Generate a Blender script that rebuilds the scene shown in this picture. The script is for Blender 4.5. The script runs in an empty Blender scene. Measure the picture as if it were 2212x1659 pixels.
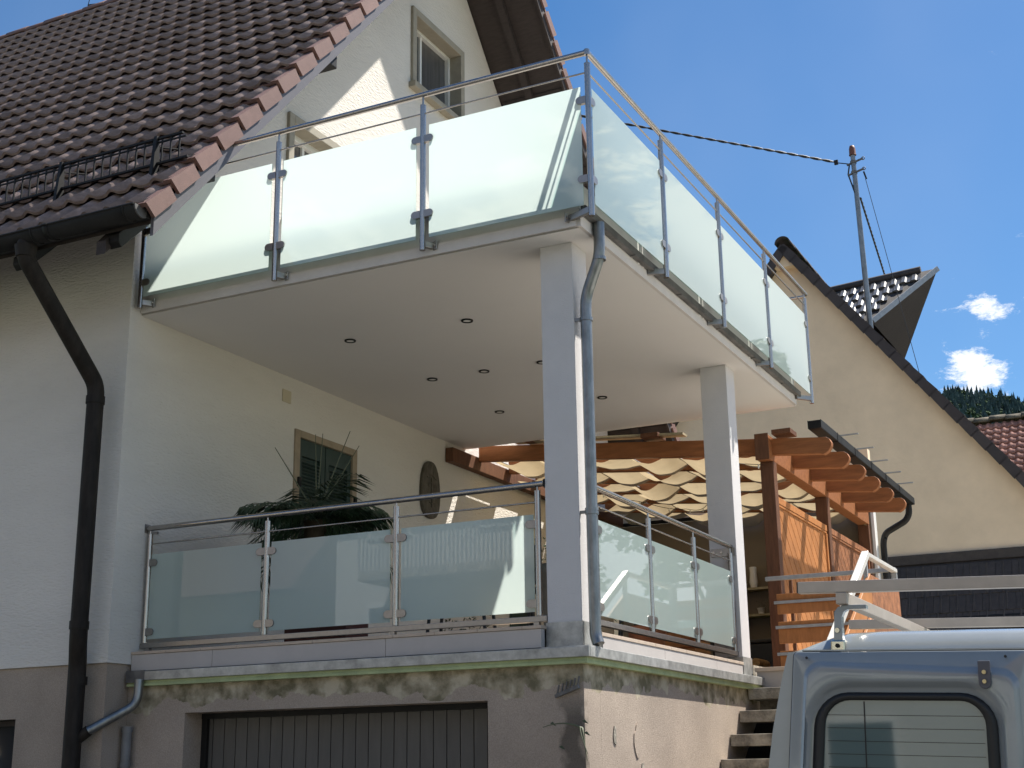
import bpy, bmesh, math, random
from mathutils import Vector, Matrix
rnd = random.Random(7)
S = bpy.context.scene
COL = S.collection
R = math.radians
PI = math.pi

# ------------------------------------------------------------------ camera, sky, sun, exposure
def cam_setup():
    yaw, pitch, roll = R(26.51168), R(15.88914), R(-0.81465)
    Rz = Matrix.Rotation(yaw, 3, 'Z'); Rx = Matrix.Rotation(pitch, 3, 'X'); Rr = Matrix.Rotation(roll, 3, 'Z')
    base = Matrix(((1, 0, 0), (0, 0, -1), (0, 1, 0)))
    M = (Rz @ Rx @ base @ Rr).to_4x4()
    M.translation = (3.507, -8.1, 1.6)
    cd = bpy.data.cameras.new('camera'); cam = bpy.data.objects.new('camera', cd); COL.objects.link(cam)
    cam.matrix_world = M
    cd.sensor_width = 36; cd.lens = 2968.6 / 2212 * 36
    cd.clip_start = .05; cd.clip_end = 6000
    S.camera = cam
cam_setup()
SUN = Vector((1.0, 1.4, 2.85)).normalized()
sun_el = math.asin(SUN.z); sun_az = math.atan2(SUN.x, SUN.y)

W = bpy.data.worlds.new('World'); S.world = W; W.use_nodes = True
def world():
    nt = W.node_tree; nt.nodes.clear(); N = nt.nodes.new; L = nt.links.new
    out = N('ShaderNodeOutputWorld'); bg = N('ShaderNodeBackground'); L(bg.outputs[0], out.inputs[0])
    sky = N('ShaderNodeTexSky'); sky.sky_type = 'NISHITA'; sky.sun_disc = False
    sky.sun_elevation = sun_el; sky.sun_rotation = sun_az; sky.altitude = 300
    sky.air_density = 1.0; sky.dust_density = .35; sky.ozone_density = 2.0
    tc = N('ShaderNodeTexCoord')
    nv = N('ShaderNodeVectorMath'); nv.operation = 'NORMALIZE'; L(tc.outputs['Generated'], nv.inputs[0])
    sep = N('ShaderNodeSeparateXYZ'); L(nv.outputs[0], sep.inputs[0])
    # cumulus field: noise in direction space, denser towards the horizon, with a few larger clouds
    mp = N('ShaderNodeMapping'); mp.inputs['Scale'].default_value = (1, 1, 1.9); mp.inputs['Location'].default_value = (.37, .21, .4); L(nv.outputs[0], mp.inputs[0])
    no = N('ShaderNodeTexNoise'); no.inputs['Scale'].default_value = 19; no.inputs['Detail'].default_value = 10; no.inputs['Roughness'].default_value = .72; no.inputs['Distortion'].default_value = .25
    L(mp.outputs[0], no.inputs[0])
    acc = None
    def blob(az, el, rad, amp):
        nonlocal acc
        a, e = R(az), R(el)
        d = N('ShaderNodeVectorMath'); d.operation = 'DISTANCE'; L(nv.outputs[0], d.inputs[0])
        d.inputs[1].default_value = (math.cos(e)*math.cos(a), math.cos(e)*math.sin(a), math.sin(e))
        mr = N('ShaderNodeMapRange'); mr.interpolation_type = 'SMOOTHSTEP'; L(d.outputs['Value'], mr.inputs[0])
        mr.inputs[1].default_value = 0; mr.inputs[2].default_value = rad; mr.inputs[3].default_value = amp; mr.inputs[4].default_value = 0
        if acc is None: acc = mr.outputs[0]
        else:
            m = N('ShaderNodeMath'); m.operation = 'ADD'; L(acc, m.inputs[0]); L(mr.outputs[0], m.inputs[1]); acc = m.outputs[0]
    for b in ((96.2, 17.4, .026, .40), (94.1, 16.9, .032, .40), (97.3, 15.1, .029, .41), (94.2, 14.9, .028, .34), (75, 17, .26, .50), (66, 12, .2, .3),
              (120, 9, .15, .25), (140, 12, .2, .2), (20, 14, .25, .25), (250, 14, .3, .25), (290, 20, .25, .25), (200, 12, .2, .2), (330, 16, .25, .25)):
        blob(*b)
    blob(117, 28, .62, -.52)  # holds the cloud back where the camera looks
    fill_belt = N('ShaderNodeMapRange'); fill_belt.interpolation_type = 'SMOOTHSTEP'; L(sep.outputs[2], fill_belt.inputs[0]); fill_belt.inputs[1].default_value = .12; fill_belt.inputs[2].default_value = .75; fill_belt.inputs[3].default_value = .25; fill_belt.inputs[4].default_value = 0  # unseen low cloud, added to whiten the light in shade
    ab = N('ShaderNodeMath'); ab.operation = 'ADD'; L(fill_belt.outputs[0], ab.inputs[0]); L(acc, ab.inputs[1]); acc = ab.outputs[0]
    mm = N('ShaderNodeMath'); mm.operation = 'MULTIPLY_ADD'; L(no.outputs[0], mm.inputs[0]); mm.inputs[1].default_value = 1.9; mm.inputs[2].default_value = -.47
    m = N('ShaderNodeMath'); m.operation = 'ADD'; L(mm.outputs[0], m.inputs[0]); L(acc, m.inputs[1])
    ramp = N('ShaderNodeMapRange'); ramp.interpolation_type = 'SMOOTHSTEP'; L(m.outputs[0], ramp.inputs[0])
    ramp.inputs[1].default_value = .66; ramp.inputs[2].default_value = .90; ramp.inputs[3].default_value = 0; ramp.inputs[4].default_value = .95
    # wispy veil over the whole sky
    no2 = N('ShaderNodeTexNoise'); no2.inputs['Scale'].default_value = 3; no2.inputs['Detail'].default_value = 4; L(nv.outputs[0], no2.inputs[0])
    v = N('ShaderNodeMapRange'); L(no2.outputs[0], v.inputs[0]); v.inputs[1].default_value = .35; v.inputs[2].default_value = .75; v.inputs[3].default_value = 0.0; v.inputs[4].default_value = .09
    mx = N('ShaderNodeMath'); mx.operation = 'MAXIMUM'; L(ramp.outputs[0], mx.inputs[0]); L(v.outputs[0], mx.inputs[1])
    hsv = N('ShaderNodeHueSaturation'); hsv.inputs['Saturation'].default_value = SKY_SAT; hsv.inputs['Value'].default_value = SKY_VAL; L(sky.outputs[0], hsv.inputs['Color'])
    mix = N('ShaderNodeMix'); mix.data_type = 'RGBA'; L(mx.outputs[0], mix.inputs[0]); L(hsv.outputs[0], mix.inputs[6]); mix.inputs[7].default_value = (5.9, 6.1, 6.4, 1)
    L(mix.outputs[2], bg.inputs[0]); bg.inputs[1].default_value = SKY_STR
SKY_STR, SKY_SAT, SKY_VAL = .092, 1.30, .72
world()
sl = bpy.data.lights.new('sun', 'SUN'); sl.energy = 5.0; sl.angle = R(.53); sl.color = (1, .95, .87)
so = bpy.data.objects.new('sun', sl); COL.objects.link(so); so.rotation_euler = SUN.to_track_quat('Z', 'Y').to_euler(); so.location = (20, 28, 57)
S.view_settings.view_transform = 'Standard'; S.view_settings.look = 'None'; S.view_settings.gamma = 1; S.view_settings.exposure = 1.05
S.view_settings.use_curve_mapping = False
S.render.engine = 'CYCLES'
S.cycles.max_bounces = 8; S.cycles.diffuse_bounces = 5; S.cycles.glossy_bounces = 4; S.cycles.transmission_bounces = 6; S.cycles.transparent_max_bounces = 8
S.cycles.use_denoising = True; S.cycles.caustics_reflective = False; S.cycles.caustics_refractive = False
S.cycles.sample_clamp_indirect = 6

# ------------------------------------------------------------------ materials
def lin(c): return tuple(((x/255)/12.92 if x <= 10 else ((x/255+.055)/1.055)**2.4) for x in c)
def mat(name, col, rough=.7, metal=0, var=.0, vscale=3., bump=0., bscale=40., col2=None, spec=.5, detail=5, coords='pos', stretch=(1, 1, 1), coat=0):
    m = bpy.data.materials.new(name); m.use_nodes = True; nt = m.node_tree; N = nt.nodes.new; L = nt.links.new
    b = nt.nodes['Principled BSDF']; b.inputs['Roughness'].default_value = rough; b.inputs['Metallic'].default_value = metal
    b.inputs['Specular IOR Level'].default_value = spec; b.inputs['Coat Weight'].default_value = coat; b.inputs['Coat Roughness'].default_value = .05
    c = tuple(col[:3]) + (1,)
    b.inputs['Base Color'].default_value = c
    if coords == 'pos':
        g = N('ShaderNodeNewGeometry'); src = g.outputs['Position']
    else:
        g = N('ShaderNodeTexCoord'); src = g.outputs['Object']
    mp = N('ShaderNodeMapping'); mp.inputs['Scale'].default_value = stretch; L(src, mp.inputs[0]); src = mp.outputs[0]
    if var > 0 or col2:
        n = N('ShaderNodeTexNoise'); n.inputs['Scale'].default_value = vscale; n.inputs['Detail'].default_value = detail; n.inputs['Roughness'].default_value = .65; L(src, n.inputs[0])
        r = N('ShaderNodeMapRange'); r.inputs[1].default_value = .3; r.inputs[2].default_value = .7; L(n.outputs[0], r.inputs[0])
        mx = N('ShaderNodeMix'); mx.data_type = 'RGBA'; L(r.outputs[0], mx.inputs[0])
        if col2: mx.inputs[6].default_value = c; mx.inputs[7].default_value = tuple(col2[:3]) + (1,)
        else:
            mx.inputs[6].default_value = tuple(x*(1-var) for x in c[:3]) + (1,); mx.inputs[7].default_value = tuple(min(1, x*(1+var)) for x in c[:3]) + (1,)
        L(mx.outputs[2], b.inputs['Base Color'])
        m['mx'] = mx.name
    if bump > 0:
        n2 = N('ShaderNodeTexNoise'); n2.inputs['Scale'].default_value = bscale; n2.inputs['Detail'].default_value = 4; L(src, n2.inputs[0])
        bp = N('ShaderNodeBump'); bp.inputs['Strength'].default_value = min(1, bump); bp.inputs['Distance'].default_value = .01 if bump <= 1 else .01*bump; L(n2.outputs[0], bp.inputs['Height']); L(bp.outputs[0], b.inputs['Normal'])
    return m
def objvar(m, amt):
    """brightness and hue differ a little from piece to piece"""
    nt = m.node_tree; b = nt.nodes['Principled BSDF']; N = nt.nodes.new; L = nt.links.new
    oi = N('ShaderNodeObjectInfo'); mr = N('ShaderNodeMapRange'); L(oi.outputs['Random'], mr.inputs[0]); mr.inputs[3].default_value = 1-amt; mr.inputs[4].default_value = 1+amt
    h = N('ShaderNodeHueSaturation'); L(mr.outputs[0], h.inputs['Value'])
    i = b.inputs['Base Color']
    if i.links: L(i.links[0].from_socket, h.inputs['Color'])
    else: h.inputs['Color'].default_value = i.default_value
    L(h.outputs[0], i); return m

M = {}
M['plaster'] = mat('roughcast white plaster', (.70, .66, .60), .9, var=.07, vscale=1.2, bump=1, bscale=70, stretch=(.3, .3, 1), spec=.2)
M['plaster_smooth'] = mat('smooth white plaster', (.62, .58, .53), .85, var=.02, vscale=1, bump=.25, bscale=160, spec=.2)
M['ceiling'] = mat('smooth painted ceiling', (.72, .70, .675), .85, var=.02, vscale=.7, bump=.1, bscale=120, spec=.2)
M['fascia'] = mat('painted fascia render', (.64, .60, .56), .8, var=.05, vscale=6, bump=.2, bscale=90, spec=.2)
M['col'] = mat('grey white column render', (.62, .60, .59), .85, var=.03, vscale=5, bump=.4, bscale=150, spec=.2)
M['tile'] = objvar(mat('brown concrete roof tile', (.255, .190, .166), .85, var=.30, vscale=9, bump=.5, bscale=90, spec=.25, detail=8), .2)
M['vtile'] = objvar(mat('brown verge tile', (.170, .098, .083), .6, var=.12, vscale=8, bump=.25, bscale=120, spec=.35), .1)
M['brownwood'] = objvar(mat('dark brown stained boards', (.034, .025, .023), .7, var=.3, vscale=8, bump=.3, bscale=60, stretch=(1, 8, 1)), .15)
M['barge'] = mat('grey painted barge board', (.10, .095, .105), .5, var=.08, vscale=5)
M['black'] = mat('black coated metal', (.013, .0125, .012), .55, spec=.25, var=.3, vscale=6, bump=.05)
M['pipeblack'] = mat('black downpipe', (.020, .016, .013), .6, spec=.2, var=.5, vscale=18, stretch=(1, 1, .25))
M['soil'] = mat('dark soil', (.03, .02, .014), .95, bump=1, bscale=60)
M['steel'] = mat('brushed stainless steel', (.40, .38, .355), .25, 1, var=.12, vscale=25, bump=.02, stretch=(1, 1, .2))
M['steelclamp'] = mat('satin stainless clamp', (.34, .32, .30), .38, 1, var=.1, vscale=30)
M['zinc'] = mat('galvanised sheet', (.40, .40, .38), .5, .6, var=.35, vscale=9, bump=.05, detail=7)
M['zincpipe'] = mat('galvanised pipe', (.22, .23, .23), .34, .8, var=.3, vscale=14, bump=.08, bscale=20, stretch=(1, 1, .4))
M['zincdark'] = mat('weathered zinc gutter', (.13, .125, .12), .6, .3, var=.35, vscale=8)
M['stone'] = mat('beige floor tile', (.50, .40, .31), .7, var=.12, vscale=8)
M['floorgrey'] = mat('grey beige floor paving', (.34, .32, .29), .75, var=.1, vscale=4)
M['kerbgrey'] = mat('grey composite fascia panel', (.47, .43, .40), .75, var=.05, vscale=4, bump=.1)
M['foam'] = mat('yellow green insulation board', (.38, .43, .22), .85, var=.2, vscale=7, bump=.4, bscale=60)
M['garage'] = objvar(mat('dark grey garage boards', (.095, .088, .078), .6, var=.12, vscale=3, stretch=(6, 1, 1), bump=.1), .06)
M['concrete'] = mat('weathered concrete step', (.52, .47, .38), .95, var=.4, vscale=7, bump=1, bscale=50, col2=(.10, .09, .075), detail=8)
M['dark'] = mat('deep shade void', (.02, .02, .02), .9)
M['wood'] = objvar(mat('orange stained timber', (.26, .10, .036), .6, var=.25, vscale=6, bump=.15, bscale=40, stretch=(.5, 4, 4), detail=8, spec=.3), .1)
M['woodY'] = objvar(mat('orange stained board', (.40, .165, .055), .55, var=.2, vscale=6, bump=.15, bscale=40, stretch=(4, 1, 1), detail=8, spec=.3), .12)
M['wooddark'] = objvar(mat('dark stained timber post', (.13, .058, .03), .6, var=.3, vscale=8, bump=.2, bscale=60, stretch=(4, 4, .5), detail=8, spec=.3), .08)
M['woodred'] = objvar(mat('mottled red brown board', (.24, .10, .045), .6, var=.45, vscale=14, bump=.3, bscale=60, detail=8, spec=.3), .15)  # redder and more mottled than the orange boards
M['plank'] = mat('pale weathered plank', (.33, .29, .19), .8, var=.25, vscale=10)
M['beige'] = mat('beige render wall', (.78, .63, .455), .92, var=.085, vscale=1.3, bump=.5, bscale=14, spec=.15, detail=8)
M['slate'] = objvar(mat('dark roof tile', (.052, .044, .040), .75, var=.25, vscale=10, bump=.3, bscale=60), .15)
M['verge2'] = objvar(mat('dark brown verge tile', (.042, .034, .033), .65, var=.2, vscale=6, bump=.2), .15)
M['glaze'] = mat('glossy glazed tile', (.10, .095, .09), .22, var=.3, vscale=10)
M['redtile'] = objvar(mat('old red clay tile', (.34, .16, .12), .85, var=.4, vscale=12, bump=.5, bscale=60, detail=8), .25)
M['mossy'] = mat('lichen covered ridge tile', (.13, .11, .08), .95, var=.6, vscale=5, bump=1, bscale=20)
M['shutter'] = mat('dark green shutter paint', (.025, .050, .042), .55, var=.15, vscale=6)
M['stonefr'] = mat('sandstone window surround', (.34, .27, .19), .85, var=.12, vscale=8, bump=.2)
M['greyfr'] = mat('grey brown window surround', (.33, .30, .24), .85, var=.1, vscale=8, bump=.2)
M['white'] = mat('white window frame', (.75, .75, .73), .4)
M['glass'] = mat('dark window glass', (.03, .034, .04), .04, spec=.8)
M['paneg'] = mat('window pane before grey curtain', (.085, .085, .088), .06, spec=.7, var=.25, vscale=5, stretch=(1, 3, .2))
M['curtain'] = mat('grey curtain', (.22, .22, .23), .9, var=.2, vscale=14, stretch=(1, 3, .3))
M['van'] = mat('blue grey metallic van paint', (.265, .29, .30), .24, .1, var=.06, vscale=4, coat=.8, spec=.6, bump=.02, bscale=300)
M['rubber'] = mat('black rubber', (.012, .012, .012), .5)
M['alu'] = mat('dull aluminium tube', (.48, .415, .35), .42, .35, var=.1, vscale=10)
M['whitemetal'] = mat('pale galvanised handrail', (.62, .60, .56), .45, .3, var=.08, vscale=10)
M['greymetal'] = mat('grey galvanised flat bar', (.34, .35, .36), .5, .4, var=.15, vscale=12)
M['chrome'] = mat('plated clamp', (.6, .58, .48), .2, 1, var=.1, vscale=20)
M['asphalt'] = mat('asphalt', (.06, .058, .056), .95, var=.2, vscale=3, bump=.6, bscale=120)
M['paving'] = mat('worn paving', (.17, .16, .145), .95, var=.12, vscale=2, bump=.4, bscale=80)
M['bounce_yard'] = mat('pale concrete yard', (.52, .48, .42), .95, var=.1, vscale=2, bump=.3, bscale=80)
M['lawn'] = mat('meadow ground', (.06, .09, .03), .95, var=.3, vscale=.4)
M['leaf'] = objvar(mat('deciduous leaves', (.075, .12, .035), .6, var=.4, vscale=1.4), .1)
M['bark'] = mat('bark', (.10, .075, .05), .9, var=.3, vscale=6, bump=1, bscale=30)
M['palm'] = mat('palm frond green', (.034, .062, .027), .5, var=.5, vscale=8)
M['palmdry'] = mat('palm leaf stalk', (.10, .11, .06), .6)
M['pot'] = mat('dark red glazed planter', (.11, .03, .022), .6, var=.15, vscale=6)
M['terracotta'] = mat('terracotta pot', (.38, .14, .07), .8, var=.15, vscale=6)
M['osb'] = mat('chipboard', (.38, .23, .10), .8, var=.5, vscale=26, detail=8)
M['carved'] = mat('grey weathered carved wood', (.10, .088, .068), .85, var=.45, vscale=16, bump=.6, bscale=30, stretch=(1, 1, .5))
M['brownwall'] = mat('dark brown back wall', (.21, .175, .135), .9, var=.08, vscale=2)
M['chair'] = mat('black garden chair frame', (.015, .015, .016), .4)
M['cable'] = mat('black twisted cable', (.018, .02, .022), .55)
M['lens'] = mat('spotlight lens', (.75, .75, .70), .3, spec=.8)
M['brass'] = mat('brass bolt', (.5, .42, .25), .35, 1)
M['plinthpipe'] = mat('grey plastic conduit', (.16, .16, .16), .55, var=.2, vscale=10)
M['cream'] = mat('cream plastic cover', (.55, .48, .34), .6)
M['clay'] = mat('red mast cap', (.15, .055, .035), .6)
M['lightwall'] = mat('opposite house render', (.62, .60, .56), .9, var=.05, vscale=1)
M['darkroof'] = mat('opposite house roof', (.12, .07, .055), .8, var=.2, vscale=4)

def plinth_mat():
    """pinkish roughcast; plaster has come off below the gutter and shows mottled cement; a damp stain runs down the corner"""
    m = mat('pink brown roughcast plinth', (.39, .322, .262), .95, var=.22, vscale=120, bump=.6, bscale=190, spec=.15)
    nt = m.node_tree; N = nt.nodes.new; L = nt.links.new; b = nt.nodes['Principled BSDF']
    base = b.inputs['Base Color'].links[0].from_socket
    g = N('ShaderNodeNewGeometry'); sep = N('ShaderNodeSeparateXYZ'); L(g.outputs['Position'], sep.inputs[0])
    n = N('ShaderNodeTexNoise'); n.inputs['Scale'].default_value = 3.2; n.inputs['Detail'].default_value = 8; n.inputs['Roughness'].default_value = .55; L(g.outputs['Position'], n.inputs[0])
    a = N('ShaderNodeMath'); a.operation = 'MULTIPLY_ADD'; L(n.outputs[0], a.inputs[0]); a.inputs[1].default_value = .50; L(sep.outputs[2], a.inputs[2])
    r = N('ShaderNodeMapRange'); r.inputs[1].default_value = 2.410; r.inputs[2].default_value = 2.416; L(a.outputs[0], r.inputs[0])
    # only on the garage walls (x > -3.86)
    cx = N('ShaderNodeMath'); cx.operation = 'GREATER_THAN'; L(sep.outputs[0], cx.inputs[0]); cx.inputs[1].default_value = -3.86
    mk = N('ShaderNodeMath'); mk.operation = 'MULTIPLY'; L(r.outputs[0], mk.inputs[0]); L(cx.outputs[0], mk.inputs[1])
    n3 = N('ShaderNodeTexNoise'); n3.inputs['Scale'].default_value = 7; n3.inputs['Detail'].default_value = 9; n3.inputs['Roughness'].default_value = .55; n3.inputs['Distortion'].default_value = .0; L(g.outputs['Position'], n3.inputs[0])
    cr = N('ShaderNodeValToRGB'); L(n3.outputs[0], cr.inputs[0])
    e = cr.color_ramp.elements; e[0].position = .38; e[0].color = (.17, .15, .095, 1); e[1].position = .62; e[1].color = (.50, .44, .33, 1); k = e.new(.5); k.color = (.33, .285, .20, 1)
    mx = N('ShaderNodeMix'); mx.data_type = 'RGBA'; L(mk.outputs[0], mx.inputs[0]); L(base, mx.inputs[6]); L(cr.outputs[0], mx.inputs[7])
    # damp stain at the outer corner (front face)
    dx = N('ShaderNodeMath'); dx.operation = 'ADD'; L(sep.outputs[0], dx.inputs[0]); dx.inputs[1].default_value = .20
    ab = N('ShaderNodeMath'); ab.operation = 'ABSOLUTE'; L(dx.outputs[0], ab.inputs[0])
    n4 = N('ShaderNodeTexNoise'); n4.inputs['Scale'].default_value = 7; n4.inputs['Detail'].default_value = 6; L(g.outputs['Position'], n4.inputs[0])
    s = N('ShaderNodeMath'); s.operation = 'MULTIPLY_ADD'; L(n4.outputs[0], s.inputs[0]); s.inputs[1].default_value = -.28; L(ab.outputs[0], s.inputs[2])
    r2 = N('ShaderNodeMapRange'); r2.inputs[1].default_value = -.095; r2.inputs[2].default_value = -.04; r2.inputs[3].default_value = .62; r2.inputs[4].default_value = 0; L(s.outputs[0], r2.inputs[0])
    yl = N('ShaderNodeMath'); yl.operation = 'LESS_THAN'; L(sep.outputs[1], yl.inputs[0]); yl.inputs[1].default_value = .2
    zl = N('ShaderNodeMapRange'); zl.inputs[1].default_value = 2.12; zl.inputs[2].default_value = 1.95; zl.inputs[3].default_value = .25; zl.inputs[4].default_value = 1; L(sep.outputs[2], zl.inputs[0])
    k1 = N('ShaderNodeMath'); k1.operation = 'MULTIPLY'; L(r2.outputs[0], k1.inputs[0]); L(yl.outputs[0], k1.inputs[1])
    k2 = N('ShaderNodeMath'); k2.operation = 'MULTIPLY'; L(k1.outputs[0], k2.inputs[0]); L(zl.outputs[0], k2.inputs[1])
    mx2 = N('ShaderNodeMix'); mx2.data_type = 'RGBA'; L(k2.outputs[0], mx2.inputs[0]); L(mx.outputs[2], mx2.inputs[6]); mx2.inputs[7].default_value = (.035, .033, .028, 1)
    # mid-size tone patches
    n5 = N('ShaderNodeTexNoise'); n5.inputs['Scale'].default_value = 1.6; n5.inputs['Detail'].default_value = 6; L(g.outputs['Position'], n5.inputs[0])
    h = N('ShaderNodeHueSaturation'); r5 = N('ShaderNodeMapRange'); L(n5.outputs[0], r5.inputs[0]); r5.inputs[1].default_value = .3; r5.inputs[2].default_value = .7; r5.inputs[3].default_value = .86; r5.inputs[4].default_value = 1.12
    L(r5.outputs[0], h.inputs['Value']); L(mx2.outputs[2], h.inputs['Color']); L(h.outputs[0], b.inputs['Base Color'])
    return m
M['plinth'] = plinth_mat()

def frosted():
    """satin etched outer face: part of the light passes diffusely, part is thrown back, smooth gloss on top"""
    m = bpy.data.materials.new('milky etched glass face'); m.use_nodes = True; nt = m.node_tree; nt.nodes.clear(); N = nt.nodes.new; L = nt.links.new
    o = N('ShaderNodeOutputMaterial'); tr = N('ShaderNodeBsdfTranslucent'); tr.inputs[0].default_value = (.94, 1.0, .975, 1)
    df = N('ShaderNodeBsdfDiffuse'); df.inputs[0].default_value = (.58, .72, .685, 1)
    mx = N('ShaderNodeMixShader'); mx.inputs[0].default_value = .42; L(tr.outputs[0], mx.inputs[1]); L(df.outputs[0], mx.inputs[2])
    gl = N('ShaderNodeBsdfGlossy'); gl.inputs['Roughness'].default_value = .01
    fr = N('ShaderNodeFresnel'); fr.inputs[0].default_value = 1.75
    m2 = N('ShaderNodeMixShader'); L(fr.outputs[0], m2.inputs[0]); L(mx.outputs[0], m2.inputs[1]); L(gl.outputs[0], m2.inputs[2]); L(m2.outputs[0], o.inputs[0])
    return m
def clearface():
    m = bpy.data.materials.new('clear glass back face'); m.use_nodes = True; nt = m.node_tree; nt.nodes.clear(); N = nt.nodes.new; L = nt.links.new
    o = N('ShaderNodeOutputMaterial'); tr = N('ShaderNodeBsdfTransparent'); tr.inputs[0].default_value = (.90, .985, .96, 1)
    gl = N('ShaderNodeBsdfGlossy'); gl.inputs['Roughness'].default_value = .01
    m2 = N('ShaderNodeMixShader'); m2.inputs[0].default_value = .06; L(tr.outputs[0], m2.inputs[1]); L(gl.outputs[0], m2.inputs[2]); L(m2.outputs[0], o.inputs[0])
    return m
M['clearface'] = clearface()
M['frosted'] = frosted()
def cloth(name, c, t=.5):
    m = bpy.data.materials.new(name); m.use_nodes = True; nt = m.node_tree; nt.nodes.clear(); N = nt.nodes.new; L = nt.links.new
    o = N('ShaderNodeOutputMaterial'); tr = N('ShaderNodeBsdfTranslucent'); df = N('ShaderNodeBsdfDiffuse')
    g = N('ShaderNodeNewGeometry'); n = N('ShaderNodeTexNoise'); n.inputs['Scale'].default_value = 5; n.inputs['Detail'].default_value = 4; L(g.outputs['Position'], n.inputs[0])
    mc = N('ShaderNodeMix'); mc.data_type = 'RGBA'; L(n.outputs[0], mc.inputs[0]); mc.inputs[6].default_value = tuple(x*.85 for x in c)+(1,); mc.inputs[7].default_value = tuple(min(1, x*1.12) for x in c)+(1,)
    L(mc.outputs[2], tr.inputs[0]); L(mc.outputs[2], df.inputs[0])
    mx = N('ShaderNodeMixShader'); mx.inputs[0].default_value = 1-t; L(tr.outputs[0], mx.inputs[1]); L(df.outputs[0], mx.inputs[2]); L(mx.outputs[0], o.inputs[0]); return m
M['sail'] = cloth('cream shade cloth', (.45, .36, .225), .42)
M['vanglass'] = mat('tinted van glass', (.12, .165, .155), .03, spec=1.0)

# ------------------------------------------------------------------ geometry helpers
class MB:
    def __init__(s): s.v = []; s.f = []; s.sm = []
    def add(s, vs, fs, smooth=False):
        n = len(s.v); s.v += [tuple(v) for v in vs]; s.f += [tuple(i+n for i in f) for f in fs]; s.sm += [smooth]*len(fs); return s
    def box(s, x0, x1, y0, y1, z0, z1):
        x0, x1 = min(x0, x1), max(x0, x1); y0, y1 = min(y0, y1), max(y0, y1); z0, z1 = min(z0, z1), max(z0, z1)
        return s.add([(x0,y0,z0),(x1,y0,z0),(x1,y1,z0),(x0,y1,z0),(x0,y0,z1),(x1,y0,z1),(x1,y1,z1),(x0,y1,z1)],
                     [(0,3,2,1),(4,5,6,7),(0,1,5,4),(1,2,6,5),(2,3,7,6),(3,0,4,7)])
    def prism(s, poly, d, smooth=False):
        """closed polygon (3-D points, any winding) extruded by vector d"""
        n = len(poly); d = Vector(d); a = [Vector(p) for p in poly]; b = [p+d for p in a]
        nrm = Vector((0, 0, 0))
        for i in range(n): nrm += a[i].cross(a[(i+1) % n])
        flip = nrm.dot(d) > 0
        f = [tuple(range(n)), tuple(range(2*n-1, n-1, -1))] + [(i, i+n, (i+1) % n+n, (i+1) % n) for i in range(n)]
        if flip: f = [tuple(reversed(q)) for q in f]
        sm0 = len(s.f); s.add(a+b, f)
        if smooth:
            for i in range(sm0+2, len(s.f)): s.sm[i] = True
        return s
    def bar(s, p, q, w, h, up=(0, 0, 1)):
        p, q, up = Vector(p), Vector(q), Vector(up); t = (q-p).normalized(); side = t.cross(up).normalized(); u = side.cross(t).normalized()
        return s.prism([p+side*w/2*a+u*h/2*b for a, b in ((-1,-1),(1,-1),(1,1),(-1,1))], q-p)
    def tube(s, pts, r, n=10, cap=True):
        pts = [Vector(p) for p in pts]; rings = []; prev = None
        rr = r if isinstance(r, (list, tuple)) else [r]*len(pts)
        for i, p in enumerate(pts):
            t = (pts[min(i+1, len(pts)-1)]-pts[max(i-1, 0)]).normalized()
            if prev is None:
                u = Vector((0, 0, 1)) if abs(t.z) < .9 else Vector((1, 0, 0)); a = t.cross(u).normalized()
            else: a = (prev-t*prev.dot(t)).normalized()
            prev = a; b = t.cross(a)
            rings.append([p+(a*math.cos(2*PI*k/n)+b*math.sin(2*PI*k/n))*rr[i] for k in range(n)])
        vs = [v for g in rings for v in g]; fs = []
        for i in range(len(pts)-1):
            for k in range(n): fs.append((i*n+k, i*n+(k+1) % n, (i+1)*n+(k+1) % n, (i+1)*n+k))
        s.add(vs, fs, True)
        if cap:
            s.add(rings[0], [tuple(range(n-1, -1, -1))]); s.add(rings[-1], [tuple(range(n))])
        return s
    def mesh(s, name, m=None):
        me = bpy.data.meshes.new(name); me.from_pydata(s.v, [], s.f); me.polygons.foreach_set('use_smooth', s.sm); me.update()
        if m: me.materials.append(m)
        return me
    def build(s, name, m, parent=None, bevel=0, rot=None, loc=None, **kw):
        o = bpy.data.objects.new(name, s.mesh(name, m)); COL.objects.link(o)
        if parent: o.parent = parent
        if loc: o.location = loc
        if bevel:
            b = o.modifiers.new('bevel', 'BEVEL'); b.width = bevel; b.segments = 2; b.limit_method = 'ANGLE'; b.angle_limit = R(40)
        for k, v in kw.items(): o[k] = v
        return o
def inst(mesh, name, parent, loc=(0, 0, 0), rot=(0, 0, 0), scale=None):
    o = bpy.data.objects.new(name, mesh); COL.objects.link(o); o.parent = parent; o.location = loc; o.rotation_euler = rot
    if scale: o.scale = scale
    return o
def smooth_path(pts, k=6):
    """round the corners of a polyline"""
    pts = [Vector(p) for p in pts]; out = [pts[0]]
    for i in range(1, len(pts)-1):
        a, b, c = pts[i-1], pts[i], pts[i+1]; r = min((b-a).length, (c-b).length, .16)*.5
        p, q = b+(a-b).normalized()*r, b+(c-b).normalized()*r
        for j in range(k+1):
            t = j/k; out.append(p*(1-t)**2+b*2*t*(1-t)+q*t*t)
    return out+[pts[-1]]
def thing(name, label, cat, loc=(0, 0, 0), group=None, **kw):
    o = bpy.data.objects.new(name, None); COL.objects.link(o); o.location = loc; o['label'] = label; o['category'] = cat
    o.empty_display_size = .2
    if group: o['group'] = group
    return o
def tag(o, label, cat, group=None):
    o['label'] = label; o['category'] = cat
    if group: o['group'] = group
    return o
def struct(mb, name, m):
    o = mb.build(name, m); o['kind'] = 'structure'; return o
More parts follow.
